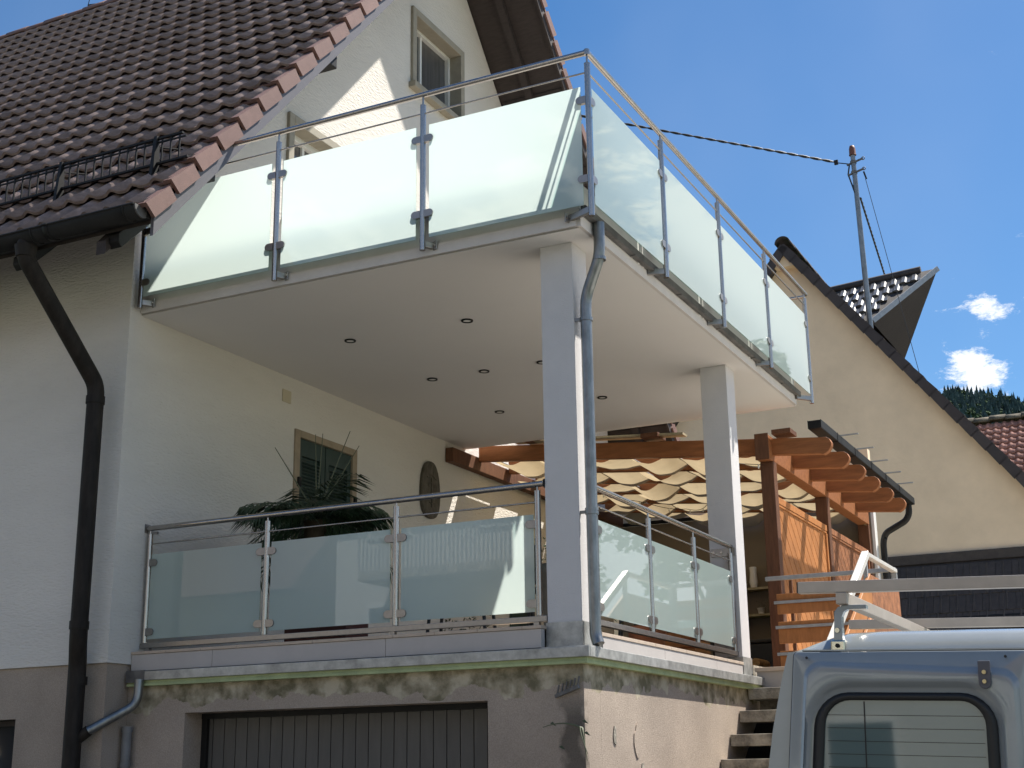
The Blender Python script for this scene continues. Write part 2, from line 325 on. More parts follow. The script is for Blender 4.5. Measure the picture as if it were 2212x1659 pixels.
def copy_tree(o, parent=None):
    c = o.copy(); COL.objects.link(c); c.parent = parent
    for ch in list(o.children): copy_tree(ch, c)
    return c

# ------------------------------------------------------------------ ground, road, hill
struct(MB().add([(-900, -900, -.02), (900, -900, -.02), (900, 1500, -.02), (-900, 1500, -.02)], [(0, 1, 2, 3)]), 'ground', M['lawn'])
struct(MB().box(-40, 40, -13.5, -4.2, -.3, 0), 'road', M['asphalt'])
struct(MB().box(-6.5, 7, -4.196, .6, -.3, .06), 'driveway', M['paving'])
struct(MB().box(7.004, 22, -4.19, 40, -.3, .05), 'bounce_yard', M['bounce_yard'])  # added out of view, pale to bounce light onto the beige gable
struct(MB().box(1.1, 7, .604, 15, -.3, .05), 'bounce_side_yard', M['bounce_yard'])  # unseen continuation of the added bounce surface
struct(MB().box(-40, 40, -15.2, -13.504, -.3, .12), 'pavement', M['paving'])

# ------------------------------------------------------------------ main house
house = thing('main_house', 'white gabled house with brown tiled roof, black gutter and pinkish plinth at left', 'house', (-3.88, 0, 0))
def hp(mb, name, m, parent=None, **kw):
    """build in world coordinates under a parent chain"""
    parent = parent or house
    o = mb.build(name, m, None, **kw); o.parent = parent; o.matrix_parent_inverse = Matrix.Translation(-parent_world(parent))
    return o
def parent_world(p):
    return p.location.copy() if p.parent is None else Vector((0, 0, 0))
XW, YF, YR = -3.88, -.13, 4.823     # gable wall, front wall, ridge line
YB = 2*YR-YF
def under(y): return (6.52+1.13*y) if y < YR else (6.52+1.13*(2*YR-y))
XL = -13.5
# gable wall (with a hole for each window made of strips)
w1 = (4.28, 5.36, 9.30, 10.22); w2 = (1.95, 3.05, 6.75, 7.80); w3 = (2.215, 3.115, 3.42, 4.68)
def gable():
    mb = MB(); ys = sorted({YF, YB, w1[0], w1[1], w2[0], w2[1], w3[0], w3[1], YR})
    for y0, y1 in zip(ys[:-1], ys[1:]):
        ym = (y0+y1)/2; segs = []; z = 2.452
        holes = sorted([(w[2], w[3]) for w in (w1, w2, w3) if w[0] < ym < w[1]])
        for a, b in holes: segs.append((z, a)); z = b
        segs.append((z, None))
        for a, b in segs:
            t0, t1 = (b, b) if b else (under(y0)-.005, under(y1)-.005)
            mb.prism([(XW, y0, a), (XW, y1, a), (XW, y1, t1), (XW, y0, t0)], (-.28, 0, 0))
    return mb
hp(gable(), 'gable_wall', M['plaster'])
hp(MB().box(XL, XW-.281, YF, YF+.28, 2.452, 6.30), 'front_wall', M['plaster'])
hp(MB().box(XL, XW-.281, YB-.28, YB, 0, 6.30), 'rear_wall', M['plaster'])
pl = MB(); pl.box(-4.783, XW-.02, YF+.02, YF+.3, 0, 2.45); pl.box(XL, -5.75, YF+.02, YF+.3, 0, 2.45); pl.box(-5.75, -4.783, YF+.02, YF+.3, 2.066, 2.45); pl.box(-5.75, -4.783, YF+.02, YF+.3, 0, 1.25)
pl.box(XW-.28, XW-.02, YF+.301, YB, 0, 2.45)
hp(pl, 'plinth', M['plinth'])
cw = hp(MB().box(-5.75, -4.783, YF+.16, YF+.2, 1.25, 2.066), 'cellar_window', M['glass'])
hp(MB().box(-5.74, -4.79, YF+.12, YF+.15, 2.02, 2.06).box(-4.83, -4.785, YF+.12, YF+.15, 1.25, 2.02), 'frame', M['brownwood'], cw)
# roof
roof = hp(MB(), 'roof', None)
bpy.data.objects.remove(roof)
def roofslab():
    mb = MB(); xr = -2.99
    y0, y1 = -.93, 2*YR+.93
    def z(y, o): return (o+1.13*y) if y <= YR else (o+1.13*(2*YR-y))
    mb.prism([(xr, y0, z(y0, 6.56)), (xr, YR, z(YR, 6.56)), (xr, y1, z(y1, 6.56)), (xr, y1, z(y1, 6.70)), (xr, YR, z(YR, 6.70)), (xr, y0, z(y0, 6.70))], (XL+1-xr-1.5, 0, 0))
    return mb
roof = hp(roofslab(), 'roof', M['brownwood'])
sl_ang = math.atan(1.13); ca, sa = math.cos(sl_ang), math.sin(sl_ang)
# soffit boards under the verge overhang, running across the overhang
bm_ = MB(); bm_.box(0, .93-.05, 0, .125, -.018, 0); sb = bm_.mesh('soffit_board', M['brownwood'])
for side in (1, -1):
    n = 40 if side < 0 else 38
    for k in range(46):
        s = .02+k*.135
        y = (-.9 + s*ca) if side > 0 else (2*YR+.9 - s*ca)
        if (side > 0 and y > YR-.1) or (side < 0 and y < YR+.1): break
        zz = under(y)+.035
        o = inst(sb, 'soffit_board', roof, (XW+.02, y, zz), (sl_ang*side if side > 0 else PI-sl_ang*1, 0, 0))
        o.rotation_euler = (sl_ang, 0, 0) if side > 0 else (-sl_ang, 0, 0)
        if side < 0: o.location.y -= .0
        o.matrix_parent_inverse = Matrix.Translation(-parent_world(roof))
# rafter visible along the overhang and boarded fascia + barge board
for (yy0, yy1, sgn) in ((-.95, YR, 1), (2*YR+.95, YR, -1)):
    mb = MB(); mb.prism([(-2.952, yy0, under(yy0)-.045), (-2.952, yy1, under(yy1)-.045), (-2.952, yy1, under(yy1)+.13), (-2.952, yy0, under(yy0)+.13)], (-.03, 0, 0))
    hp(mb, 'barge_board', M['barge'] if sgn > 0 else M['brownwood'], roof)
    mb = MB(); mb.prism([(-3.40, yy0, under(yy0)-.10), (-3.40, yy1, under(yy1)-.10), (-3.40, yy1, under(yy1)+.005), (-3.40, yy0, under(yy0)+.005)], (-.09, 0, 0))
    hp(mb, 'rafter', M['brownwood'], roof)
for (yc, w_, zb) in ((1.33, .17, 7.90), (-.30, .14, 6.12), (YR, .16, 11.78), (8.0, .16, 8.2)):
    zt = under(yc)+.02
    hp(MB().prism([(-3.0, yc-w_/2, zb), (-3.0, yc+w_/2, zb), (-3.0, yc+w_/2, zt+.08), (-3.0, yc-w_/2, zt-.07)], (-.88, 0, 0)), 'purlin', M['black'], roof, bevel=.01)
for xc in (-3.42, -4.37, -5.35, -6.35, -7.35, -8.35):   # rafter feet below the gutter
    hp(MB().prism([(xc, -.92, 5.44), (xc, -.88, 5.40), (xc, -.12, 6.16), (xc, -.12, 6.40), (xc, -.92, 5.50)], (.11, 0, 0)), 'rafter_foot', M['black'], roof, bevel=.008)
hp(MB().prism([(XL+1, -.99, 5.53), (XL+1, -.95, 5.53), (XL+1, -.95, 5.66), (XL+1, -.99, 5.66)], (-2.98-XL-1, 0, 0)), 'eaves_board', M['black'], roof)
# tiles
def tile_mesh(m, name='roof_tile', w=.2137, ln=.44, amp=.036, th=.024, lift=.064, n=8):
    vs, fs = [], []
    for j, (s, up) in enumerate(((0, lift), (ln, 0))):
        for i in range(n+1):
            u = i/n; h = amp*(.5-.5*math.cos(2*PI*(u+.12)))**2.4
            vs.append((u*w, s, h+up))
    for i in range(n): fs.append((i, i+1, n+2+i, n+1+i))
    k = len(vs)
    for i in range(n+1): vs.append((vs[i][0], 0, vs[i][2]-th))
    for i in range(n): fs.append((k+i, k+i+1, i+1, i))
    vs += [(w, .0, vs[n][2]-th), (w, ln, vs[2*n+1][2]-th)]
    fs.append((n, len(vs)-2, len(vs)-1, 2*n+1))
    me = bpy.data.meshes.new(name); me.from_pydata(vs, [], fs); me.polygons.foreach_set('use_smooth', [i < n for i in range(len(fs))]); me.materials.append(m); me.update(); return me
tm = tile_mesh(M['tile'])
GA = .2500
camp = Vector((3.507, -8.1, 1.6))
rows = []
for k in range(25):
    y = .237-GA*5+GA*k+.005
    for c in range(48):
        x = -3.175-.2137*c+.0
        if y > YR-.15: continue
        rows.append((x, y, 6.725+1.13*y))
Minv = S.camera.matrix_world.inverted()
def inview(p, mg=1.06):
    q = Minv @ Vector(p)
    if q.z > -.1: return False
    u = 2968.6*q.x/-q.z/1106; v = 2968.6*q.y/-q.z/829.5
    return abs(u) < mg and abs(v) < mg
vis = sorted([r for r in rows if inview(r)], key=lambda r: (Vector(r)-camp).length)
near = set(vis[:300])
far = [r for r in rows if r not in near]
for r in sorted(near):
    o = inst(tm, 'roof_tile', roof, r, (sl_ang, rnd.uniform(-.008, .008), 0)); o.matrix_parent_inverse = Matrix.Translation(-parent_world(roof)); o.location.z += rnd.uniform(-.003, .003)
def joined_tiles(rs, tmesh, ang, name, m, parent, rot=0):
    mb = MB(); tv = [v.co.copy() for v in tmesh.vertices]; tf = [tuple(p.vertices) for p in tmesh.polygons]
    Rm = Matrix.Rotation(rot, 3, 'Z') @ Matrix.Rotation(ang, 3, 'X')
    for r in rs:
        mb.add([Rm @ v+Vector(r) for v in tv], tf, True)
    o = hp(mb, name, m, parent); o['kind'] = 'stuff'
    if name == 'roof_tiles': o.data.polygons.foreach_set('use_smooth', [True]*len(o.data.polygons))
    return o
joined_tiles(far, tm, sl_ang, 'roof_tiles', M['tile'], roof)
# rear slope seen only at its verge: plain joined tiles
rear = []
for k in range(24):
    y = 2*YR-(.237-GA*5+GA*k)
    if y < YR+.15: continue
    for c in range(6): rear.append((-3.175-.2137*c+.2137, y, 6.725+1.13*(2*YR-y)))
mbx = MB(); tv = [v.co.copy() for v in tm.vertices]; tf = [tuple(p.vertices) for p in tm.polygons]
Rm = Matrix.Rotation(PI, 3, 'Z') @ Matrix.Rotation(sl_ang, 3, 'X')
for r in rear: mbx.add([Rm @ v+Vector(r) for v in tv], tf, True)
o = hp(mbx, 'roof_tiles', M['tile'], roof); o['kind'] = 'stuff'
# verge tiles: L-shaped cover tiles stepping up both slopes
def verge_mesh(m, name='verge_tile', w=.24, h=.105, ln=.43, lift=.045):
    mb = MB(); t = .02
    a = [(0, 0, lift), (0, ln, 0)]
    # top plate (with a roll) and side plate, in slope space: y up-slope, z normal
    mb.prism([(0, 0, lift), (0, ln, 0), (0, ln, -t), (0, 0, lift-t)], (-w, 0, 0))
    mb.prism([(.0, 0, lift+.012), (.0, .325, .012+lift*.25), (.0, .325, -h+.012), (.0, .012, -h+lift*.7)], (.030, 0, 0))
    mb.prism([(0, 0, lift), (0, 0, lift+.014), (0, ln, .014), (0, ln, 0)], (-.05, 0, 0))
    return mb.mesh(name, m)
vm = verge_mesh(M['vtile'])
for k in range(24):
    y = -1.03+GA*k
    if y > YR-.1: break
    for sgn in (1, -1):
        yy = y if sgn > 0 else 2*YR-y
        o = inst(vm, 'verge_tile', roof, (-2.955, yy, 6.735+1.13*y), (sl_ang, 0, 0))
        if sgn < 0: o.scale = (1, -1, 1); o.rotation_euler = (-sl_ang, 0, 0)
        o.matrix_parent_inverse = Matrix.Translation(-parent_world(roof))
# ridge tiles
def ridge_mesh(m, ln=.40, r=.12, name='ridge_tile'):
    mb = MB(); pts = []; n = 10
    for rr in (r, r-.02):
        for i in range(n+1):
            a = PI*(i/n); pts.append((0, rr*math.cos(a), rr*math.sin(a)*.95))
    prof = pts[:n+1]+list(reversed(pts[n+1:]))
    mb.prism(prof, (-ln, 0, 0), True)
    return mb.mesh(name, m)
rm = ridge_mesh(M['vtile'])
for k in range(26):
    o = inst(rm, 'ridge_tile', roof, (-2.95-k*.37, YR, 12.12+(.012 if k % 2 else 0))); o.matrix_parent_inverse = Matrix.Translation(-parent_world(roof))
an = hp(MB().tube([(-9.3, 4.85, 12.2), (-9.3, 4.85, 13.2)], .02).tube([(-9.45, 4.8, 12.25), (-9.62, 4.8, 12.28)], .01, 6).tube([(-9.62, 4.8, 12.26), (-9.5, 4.8, 12.9)], .006, 6), 'roof_aerial', M['black'], roof)
# snow guard grille above the eaves
sgy = -.60
sg = hp(MB().box(XL+2, -3.03, sgy-.012, sgy+.012, 6.385, 6.40).box(XL+2, -2.97, sgy-.012, sgy+.012, 6.172, 6.187).box(XL+2, -3.0, sgy-.004, sgy+.010, 6.355, 6.365), 'snow_guard', M['black'], roof)
vb = MB()
for k in range(110):
    x = -3.06-.086*k; vb.box(x-.006, x+.006, sgy-.005, sgy+.005, 6.19, 6.384)
o = hp(vb, 'grille_bars', M['black'], roof); o['kind'] = 'stuff'
for k in range(7):
    x = -3.30-.98*k; hp(MB().prism([(x, sgy-.06, 6.03), (x, sgy+.03, 6.03), (x, sgy+.012, 6.41), (x, sgy-.02, 6.41)], (.03, 0, 0)).bar((x+.015, sgy+.01, 6.33), (x+.015, sgy+.28, 6.42), .03, .008), 'guard_bracket', M['black'], roof)
# eaves gutter, half round
def half_pipe(x0, x1, y, z, r, n=12, t=.006):
    mb = MB(); pr = []
    for rr in (r, r-t):
        ring = [(x0, y+rr*math.cos(PI+PI*i/n), z+rr*math.sin(PI+PI*i/n)) for i in range(n+1)]
        pr.append(ring)
    mb.prism(pr[0]+list(reversed(pr[1])), (x1-x0, 0, 0), True)
    mb.tube([(x0, y-r, z), (x1, y-r, z)], .010, 6)
    return mb
gy, gz = -1.035, 5.60
gut = hp(half_pipe(XL+1, -3.0, gy, gz, .085), 'gutter', M['black'])
hp(MB().prism([(-3.0, gy+.083*math.cos(PI+PI*i/12), gz+.083*math.sin(PI+PI*i/12)) for i in range(13)], (.012, 0, 0)), 'end_cap', M['zincdark'], gut)
for x in (-3.10, -4.0, -4.9, -5.8, -6.7): hp(MB().tube([(x, gy+.09*math.cos(PI+PI*i/10), gz+.09*math.sin(PI+PI*i/10)) for i in range(11)], .008, 6), 'gutter_bracket', M['black'], gut)
hp(MB().tube([(-3.9, gy, gz-.02), (-3.9, gy+.001, gz-.02)], .001), 'x', M['black']) if False else None
hp(half_pipe(-3.88, -3.83, gy, gz, .092), 'gutter_joint', M['black'], gut)
dp = hp(MB().tube(smooth_path([(-4.12, gy, gz-.05), (-4.12, gy, 5.42), (-4.02, -.30, 4.58), (-4.02, -.30, 2.62), (-4.075, -.23, 2.43), (-4.075, -.22, 0.1)]), .066, 18), 'downpipe', M['pipeblack'])
hp(MB().tube([(-4.12, gy, gz-.09), (-4.12, gy, gz-.18)], [.085, .07], 18), 'gutter_outlet', M['pipeblack'], dp)
for (x, y, z) in ((-4.02, -.30, 4.46), (-4.02, -.30, 2.72), (-4.075, -.22, 2.32)):
    hp(MB().tube([(x, y, z-.03), (x, y, z+.03)], .073, 18), 'pipe_collar', M['pipeblack'], dp)
hp(MB().tube([(-4.075, -.22, 1.87), (-4.075+.01, -.22, 1.86)], .07, 16), 'pipe_junction', M['pipeblack'], dp)
# windows in the gable
def gable_window(w, deep, label, sur, curtain=True, mid=True, fw=.06):
    y0, y1, z0, z1 = w
    wn = hp(MB().box(XW-.2, XW-.185, y0+fw-.01, y1-fw+.01, z0+fw-.01, z1-fw+.01), 'window', M['paneg']); wn['label'] = label
    fr = MB(); X0, X1 = XW-.19, XW-.13
    fr.box(X0, X1, y0, y0+fw, z0, z1).box(X0, X1, y1-fw, y1, z0, z1).box(X0, X1, y0+fw, y1-fw, z1-fw, z1).box(X0, X1, y0+fw, y1-fw, z0, z0+fw)
    if mid: fr.box(X0, X1-.03, y0+.40, y0+.44, z0+fw, z1-fw)
    hp(fr, 'window_frame', M['white'], wn, bevel=.004)
    s = MB(); a, b = XW-.001, XW+.035; t = .085
    s.box(XW-.128, b, y0-t, y0+.004, z0, z1+t).box(XW-.128, b, y1-.004, y1+t, z0, z1+t).box(XW-.128, b, y0+.0045, y1-.0045, z1-.004, z1+t)
    hp(s, 'window_surround', sur, wn, bevel=.006)
    hp(MB().box(XW-.14, XW+.09, y0-t-.04, y1+t+.04, z0-.07, z0+.004), 'window_sill', sur, wn, bevel=.006)
    if curtain: hp(MB().box(XW-.26, XW-.255, y0, (y0+y1)/2, z0, z1), 'curtain', M['curtain'], wn)
    return wn
gable_window(w1, .2, 'upper gable window with grey surround and half drawn curtain', M['greyfr'], fw=.035)
gable_window(w2, .2, 'lower gable window half hidden behind the glass balustrade', M['greyfr'])
# shuttered window on the covered terrace
y0, y1, z0, z1 = w3
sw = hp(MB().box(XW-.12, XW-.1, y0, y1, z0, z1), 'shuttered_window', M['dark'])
s = MB(); t = .075; s.box(XW-.098, XW+.02, y0-t, y0+.004, z0-t, z1+t-.01).box(XW-.098, XW+.02, y1-.004, y1+t, z0-t, z1+t-.01).box(XW-.098, XW+.02, y0+.0045, y1-.0045, z1-.004, z1+t-.01).box(XW-.098, XW+.04, y0+.0045, y1-.0045, z0-t, z0+.004)
hp(s, 'window_surround', M['stonefr'], sw, bevel=.005)
for i in range(2):
    a = y0+.008+i*(y1-y0)/2; b = a+(y1-y0)/2-.014; m_ = MB(); z0, z1 = w3[2]+.007, w3[3]-.007
    X0, X1 = XW-.045, XW-.005
    m_.box(X0, X1, a, a+.06, z0, z1).box(X0, X1, b-.06, b, z0, z1).box(X0, X1, a+.06, b-.06, z0, z0+.08).box(X0, X1, a+.06, b-.06, z1-.16, z1).box(X0, X1, a+.06, b-.06, z0+.6, z0+.68)
    z = z0+.09
    while z < z1-.18:
        if not (.57 < z-z0 < .68): m_.prism([(X0+.004, a+.06, z), (X1-.004, a+.06, z-.02), (X1-.004, a+.06, z-.012), (X0+.004, a+.06, z+.008)], (0, b-a-.12, 0))
        z += .033
    m_.box(X0, X0+.004, a+.05, b-.05, z0, z1)
    hp(m_, 'shutter', M['shutter'], sw)
for yy, zz in ((y0-.02, 4.25), (y1+.03, 4.22)): hp(MB().box(XW+.0205, XW+.045, yy-.02, yy+.02, zz-.05, zz+.04), 'shutter_catch', M['black'], sw, bevel=.004)
hp(MB().box(XW+.001, XW+.012, 1.93, 2.06, 4.96, 5.08), 'junction_box_cover', M['cream'], bevel=.003)
# green door/shutter further back and wall lamp
dr = hp(MB().box(XW+.001, XW+.03, 6.55, 7.05, 2.55, 4.55), 'green_door_shutter', M['shutter'], bevel=.004)

# ------------------------------------------------------------------ garage and covered balcony
gar = thing('garage_balcony', 'two storey flat balcony on white square columns over a garage with grey door', 'balcony', (0, 0, 0))
def gp(mb, name, m, parent=None, **kw):
    o = mb.build(name, m, parent or gar, **kw); return o
# plinth walls
GX0, GX1, GZ = -3.346, -.816, 2.077
wl = MB(); wl.box(XW-.018, GX0, .14, .40, 0, 2.30).box(GX1, -.12, .14, .40, 0, 2.30).box(GX0, GX1, .14, .40, GZ, 2.30)
gp(wl, 'garage_front_wall', M['plinth'])
gp(MB().box(-.38, -.12, .401, 9.9, 0, 2.30), 'garage_side_wall', M['plinth'])
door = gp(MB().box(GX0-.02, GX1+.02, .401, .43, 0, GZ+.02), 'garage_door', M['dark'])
x = GX0-.02
gb = MB().box(.004, .102, .371, .40, 0, GZ-.02).mesh('door_board', M['garage'])
k = 0
while x < GX1:
    o = inst(gb, 'door_board', door, (x, 0, 0)); x += .1055
gp(MB().box(GX0, GX0+.05, .34, .37, 0, GZ-.04).box(GX1-.05, GX1, .34, .37, 0, GZ-.04).box(GX0, GX1, .335, .37, GZ-.04, GZ-.001), 'door_frame', M['black'], door)
# floor build-up
gp(MB().box(XW+.001, -.075, .10, 10.0, 2.301, 2.3385), 'insulation_board', M['foam'])
gp(MB().box(-3.875, -.02-.05, .085, 4.0, 2.284, 2.300).box(-.12, -.075, .1, 3.7, 2.287, 2.3), 'insulation_edge', M['foam'])
fl = MB(); fl.box(XW+.002, -.052, .08, .10, 2.325, 2.392).box(-.072, -.05, .1005, 3.98, 2.325, 2.392).box(XW+.002, -.0725, .1005, 3.98, 2.339, 2.388)
gp(fl, 'drip_flashing', M['zinc'], bevel=.003)
gp(MB().box(-.40, -.055, .10, .30, 2.393, 2.398).box(-.41, -.06, 3.6, 3.97, 2.393, 2.398), 'corner_flashing', M['zinc'])
sl_ = MB(); sl_.box(XW+.002, -.43, .18, 9.9, 2.389, 2.515)
sl_.box(-.43, -.17, .55, 3.55, 2.389, 2.515).box(-.43, -.17, 4.0, 9.9, 2.389, 2.515)
gp(sl_, 'floor_slab', M['concrete'])
# fascia panels in front of the slab and along the right side
xs = [-3.872, -3.1, -1.6, -.405]
for a, b in zip(xs[:-1], xs[1:]): gp(MB().box(a+.002, b-.002, .12, .175, 2.40, 2.5215), 'fascia_panel', M['kerbgrey'])
ys_ = [.52, 1.7, 2.9, 3.60]
for a, b in zip(ys_[:-1], ys_[1:]): gp(MB().box(-.165, -.14, a+.002, b-.002, 2.40, 2.4885), 'fascia_panel', M['kerbgrey'])
# floor tile border
x = -3.872
while x < -.41:
    x2 = min(x+.333, -.40)
    gp(MB().box(x+.0015, x2-.0015, .112, .44, 2.524, 2.545), 'floor_tile', M['stone'], bevel=.002); x = x2
y = .50
while y < 3.6:
    y2 = min(y+.333, 3.62)
    gp(MB().box(-.44, -.135, y+.0015, y2-.0015, 2.4905, 2.515), 'floor_tile', M['stone'], bevel=.002); y = y2
gp(MB().box(XW+.002, -.442, .4415, 9.9, 2.5155, 2.5355), 'floor_surface', M['floorgrey'])
# columns
for (cx0, cx1, cy0, cy1, lab) in ((-.398, -.150, .205, .455, 'front white square column beside the galvanised downpipe'), (-.405, -.155, 3.66, 3.90, 'rear white square column nearer the steps')):
    c = gp(MB().box(cx0, cx1, cy0, cy1, 2.40, 5.219), 'column', M['col'], bevel=.004); c['label'] = lab
    gp(MB().box(cx0-.008, cx1+.008, cy0-.008, cy1+.008, 2.399, 2.565), 'base_flashing', M['zinc'], c)
# upper slab
up = gp(MB().box(XW+.002, -.02, .02, 5.46, 5.2215, 5.56), 'upper_slab', M['fascia'])
gp(MB().box(XW+.002, 0, 0, 5.48, 5.2005+.019, 5.2205), 'ceiling', M['ceiling'], up)
gp(MB().box(XW+.002, -.0197, -.012, .0195, 5.2355, 5.318), 'front_fascia', M['fascia'], up)
gp(MB().box(XW+.002, .0, .006, .0195, 5.3185, 5.57), 'front_upstand', M['fascia'], up)
gp(MB().box(-.0195, .002, .021, 5.48, 5.3185, 5.57), 'side_upstand', M['fascia'], up)
gp(MB().box(-.0195, .013, -.001, 5.48, 5.2355, 5.318), 'side_fascia', M['fascia'], up)
gp(MB().box(XW+.002, .0, 5.461, 5.482, 5.2275, 5.57), 'rear_fascia', M['fascia'], up)
gp(MB().box(XW+.002, -.022, .022, 5.458, 5.5605, 5.58), 'balcony_floor', M['floorgrey'], up)
# box gutter along the right edge of the balcony
g2 = MB(); g2.box(.016, .058, .0, 5.5, 5.322, 5.328).box(.054, .060, .0, 5.5, 5.3285, 5.375).box(.016, .054, -.001, .004, 5.3285, 5.38).box(.016, .054, 5.496, 5.5, 5.3285, 5.38)
gp(g2, 'side_gutter', M['zincdark'])
for y in (.9, 1.9, 2.9, 3.9, 4.9): gp(MB().box(.015, .062, y, y+.02, 5.315, 5.3215), 'gutter_strap', M['zincdark'])
rp_ = gp(MB().tube(smooth_path([(.055, .22, 5.325), (.055, .22, 5.08), (-.075, .25, 4.80), (-.075, .25, 2.47), (-.05, .24, 2.41)]), .040, 18), 'rain_pipe', M['zincpipe'])
for z in (5.06, 4.64, 3.30, 3.28): gp(MB().tube([((-.075 if z < 5 else .05), .25 if z < 5 else .225, z-.012), ((-.075 if z < 5 else .05), .25 if z < 5 else .225, z+.012)], .047, 18), 'pipe_clip', M['zincpipe'], rp_)
gp(MB().box(-.15, -.11, .22, .24, 3.275, 3.295).box(-.15, -.11, .22, .24, 4.63, 4.65), 'pipe_fixing', M['zincpipe'], rp_)
o = gp(MB().tube(smooth_path([(-3.73, .06, 2.33), (-3.725, .05, 2.15), (-3.97, -.19, 1.955)]), .034, 16), 'overflow_pipe', M['zincpipe'])
gp(MB().tube([(-3.965, -.185, 1.96), (-4.07, -.215, 1.88)], .040, 16), 'pipe_socket', M['pipeblack'], o)
gp(MB().box(XW+.004, -3.70, .075, .0795, 2.31, 2.40), 'gutter_end_plate', M['zincdark'])
o = gp(MB().tube([(-3.84, .085, 0), (-3.84, .085, 1.96)], .036, 14), 'conduit_pipe', M['plinthpipe'])
gp(MB().tube([(-3.84, .085, 1.95), (-3.84, .085, 1.99)], .042, 14).tube([(-3.84, .085, 1.70), (-3.84, .085, 1.73)], .043, 14), 'conduit_collar', M['plinthpipe'], o)
# old plaster scars on the sunlit side wall
for (y, z, sc) in ((1.02, 1.80, 1.1), (.62, 1.84, .55), (1.10, 1.62, .5)):
    mb = MB(); n = 14; pts = []
    for i in range(n):
        a = 2*PI*i/n; rr = rnd.uniform(.7, 1.15); pts.append((-.1195, y+.05*sc*rr*math.cos(a), z+.12*sc*rr*math.sin(a)))
    mb.prism(pts, (.006, 0, 0)); gp(mb, 'plaster_scar', M['plinth'] if sc > 1 else M['concrete'])
# rusty comb bracket and weed at the garage corner
hk = thing('comb_bracket', 'grey metal comb shaped bracket sticking out of the plinth corner above a weed', 'bracket', (-.22, .12, 2.12))
mb = MB().bar((-.10, .02, -.035), (.08, -.015, .02), .02, .022)
for i in range(6): mb.bar((-.09+i*.032, .018-i*.006, -.03+i*.010), (-.075+i*.032, .018-i*.006, .035+i*.010), .008, .008, (0, 1, 0))
mb.build('comb', M['zincdark'], hk)
wd = thing('wall_weed', 'thin weed stem arching out of the cracked plinth corner', 'plant', (-.13, .12, 1.88))
for (a, b, c) in (((0, 0, 0), (-.10, -.05, .06), (-.24, -.08, .01)), ((0, 0, 0), (-.03, -.03, .03), (.06, -.06, -.16)), ((0, 0, 0), (.02, -.04, -.02), (.05, -.05, -.20))):
    pts = [Vector(a)*(1-t)**2+Vector(b)*2*t*(1-t)+Vector(c)*t*t for t in [i/8 for i in range(9)]]
    MB().tube(pts, [.008-.0007*i for i in range(9)], 6).build('stem', M['palmdry'], wd)
lf = MB()
for i in range(4):
    p = Vector((rnd.uniform(-.2, .06), rnd.uniform(-.07, -.03), rnd.uniform(-.14, .05))); lf.add([p, p+Vector((.02, 0, .008)), p+Vector((.045, 0, -.02)), p+Vector((.02, 0, -.012))], [(0, 1, 2, 3)])
lf.build('leaves', M['palm'], wd, kind='stuff')

# ------------------------------------------------------------------ glass balustrades
def pill(w, h, d, n=8):
    """clamp plate: rounded at one end, straight at the other; centred on its inner edge, extends +x"""
    pts = [(0, 0, -h/2)]+[(w-h/2+h/2*math.sin(a), 0, -h/2*math.cos(a)) for a in [PI*i/n for i in range(n+1)]]+[(0, 0, h/2)]
    return MB().prism(pts, (0, d, 0))
clamp_me = pill(.075, .055, .030).mesh('glass_clamp', M['steelclamp'])
def post_parts(par, x, y, z0, z1, hz, dirs, zc, outward, bracket=None, thin=None):
    p = MB().tube([(x, y, z0), (x, y, z1)], .0215, 18).build('post', M['steel'], par)
    MB().tube([(x, y, z1), (x, y, z1+.004)], .0225, 18).tube([(x, y, z1), (x, y, hz-.015)], .0075, 10).build('post_pin', M['steel'], p)
    for zz in zc:
        for a in dirs:   # a = rotation about z for each clamp
            c = inst(clamp_me, 'glass_clamp', p, (x+.016*math.cos(a), y+.016*math.sin(a), zz), (0, 0, a))
            off = Vector((-math.sin(a), math.cos(a), 0))*(-.015); c.location += off
    if bracket is not None:
        bx, by = bracket; mb = MB()
        d = Vector((bx-x, by-y, 0)); t = d.normalized(); side = Vector((-t.y, t.x, 0))
        for zz in (z0+.05,):
            mb.bar(Vector((x, y, zz)), Vector((bx, by, zz)), .03, .045)
            q = Vector((bx, by, zz)); mb.prism([q+side*.045+Vector((0, 0, -.035)), q-side*.045+Vector((0, 0, -.035)), q-side*.045+Vector((0, 0, .035)), q+side*.045+Vector((0, 0, .035))], -t*.008)
        mb.build('wall_bracket', M['steelclamp'], p, bevel=.002)
        for sgn in (1, -1):
            q = Vector((bx, by, z0+.05))+side*.03*sgn; MB().tube([q-t*.008, q-t*.018], .008, 8).build('bolt', M['steelclamp'], p)
    return p
def pane(par, p, q, z0, z1, out, th=.010):
    """10 mm glass plate: etched outer face (towards vector out), clear inner face and edges"""
    p, q, out = Vector(p), Vector(q), Vector(out)
    a = [p+out*th/2, q+out*th/2, q-out*th/2, p-out*th/2]
    mb = MB(); mb.v = [(v.x, v.y, z0) for v in a]+[(v.x, v.y, z1) for v in a]
    fs = [(0, 1, 5, 4), (2, 3, 7, 6), (1, 2, 6, 5), (3, 0, 4, 7), (3, 2, 1, 0), (4, 5, 6, 7)]
    mb.f = fs; mb.sm = [False]*6
    o = mb.build('glass_panel', M['frosted'], par); o.data.materials.append(M['clearface'])
    for i in range(1, 6): o.data.polygons[i].material_index = 1
    bm = bmesh.new(); bm.from_mesh(o.data); bmesh.ops.recalc_face_normals(bm, faces=bm.faces); bm.to_mesh(o.data); bm.free()
    return o
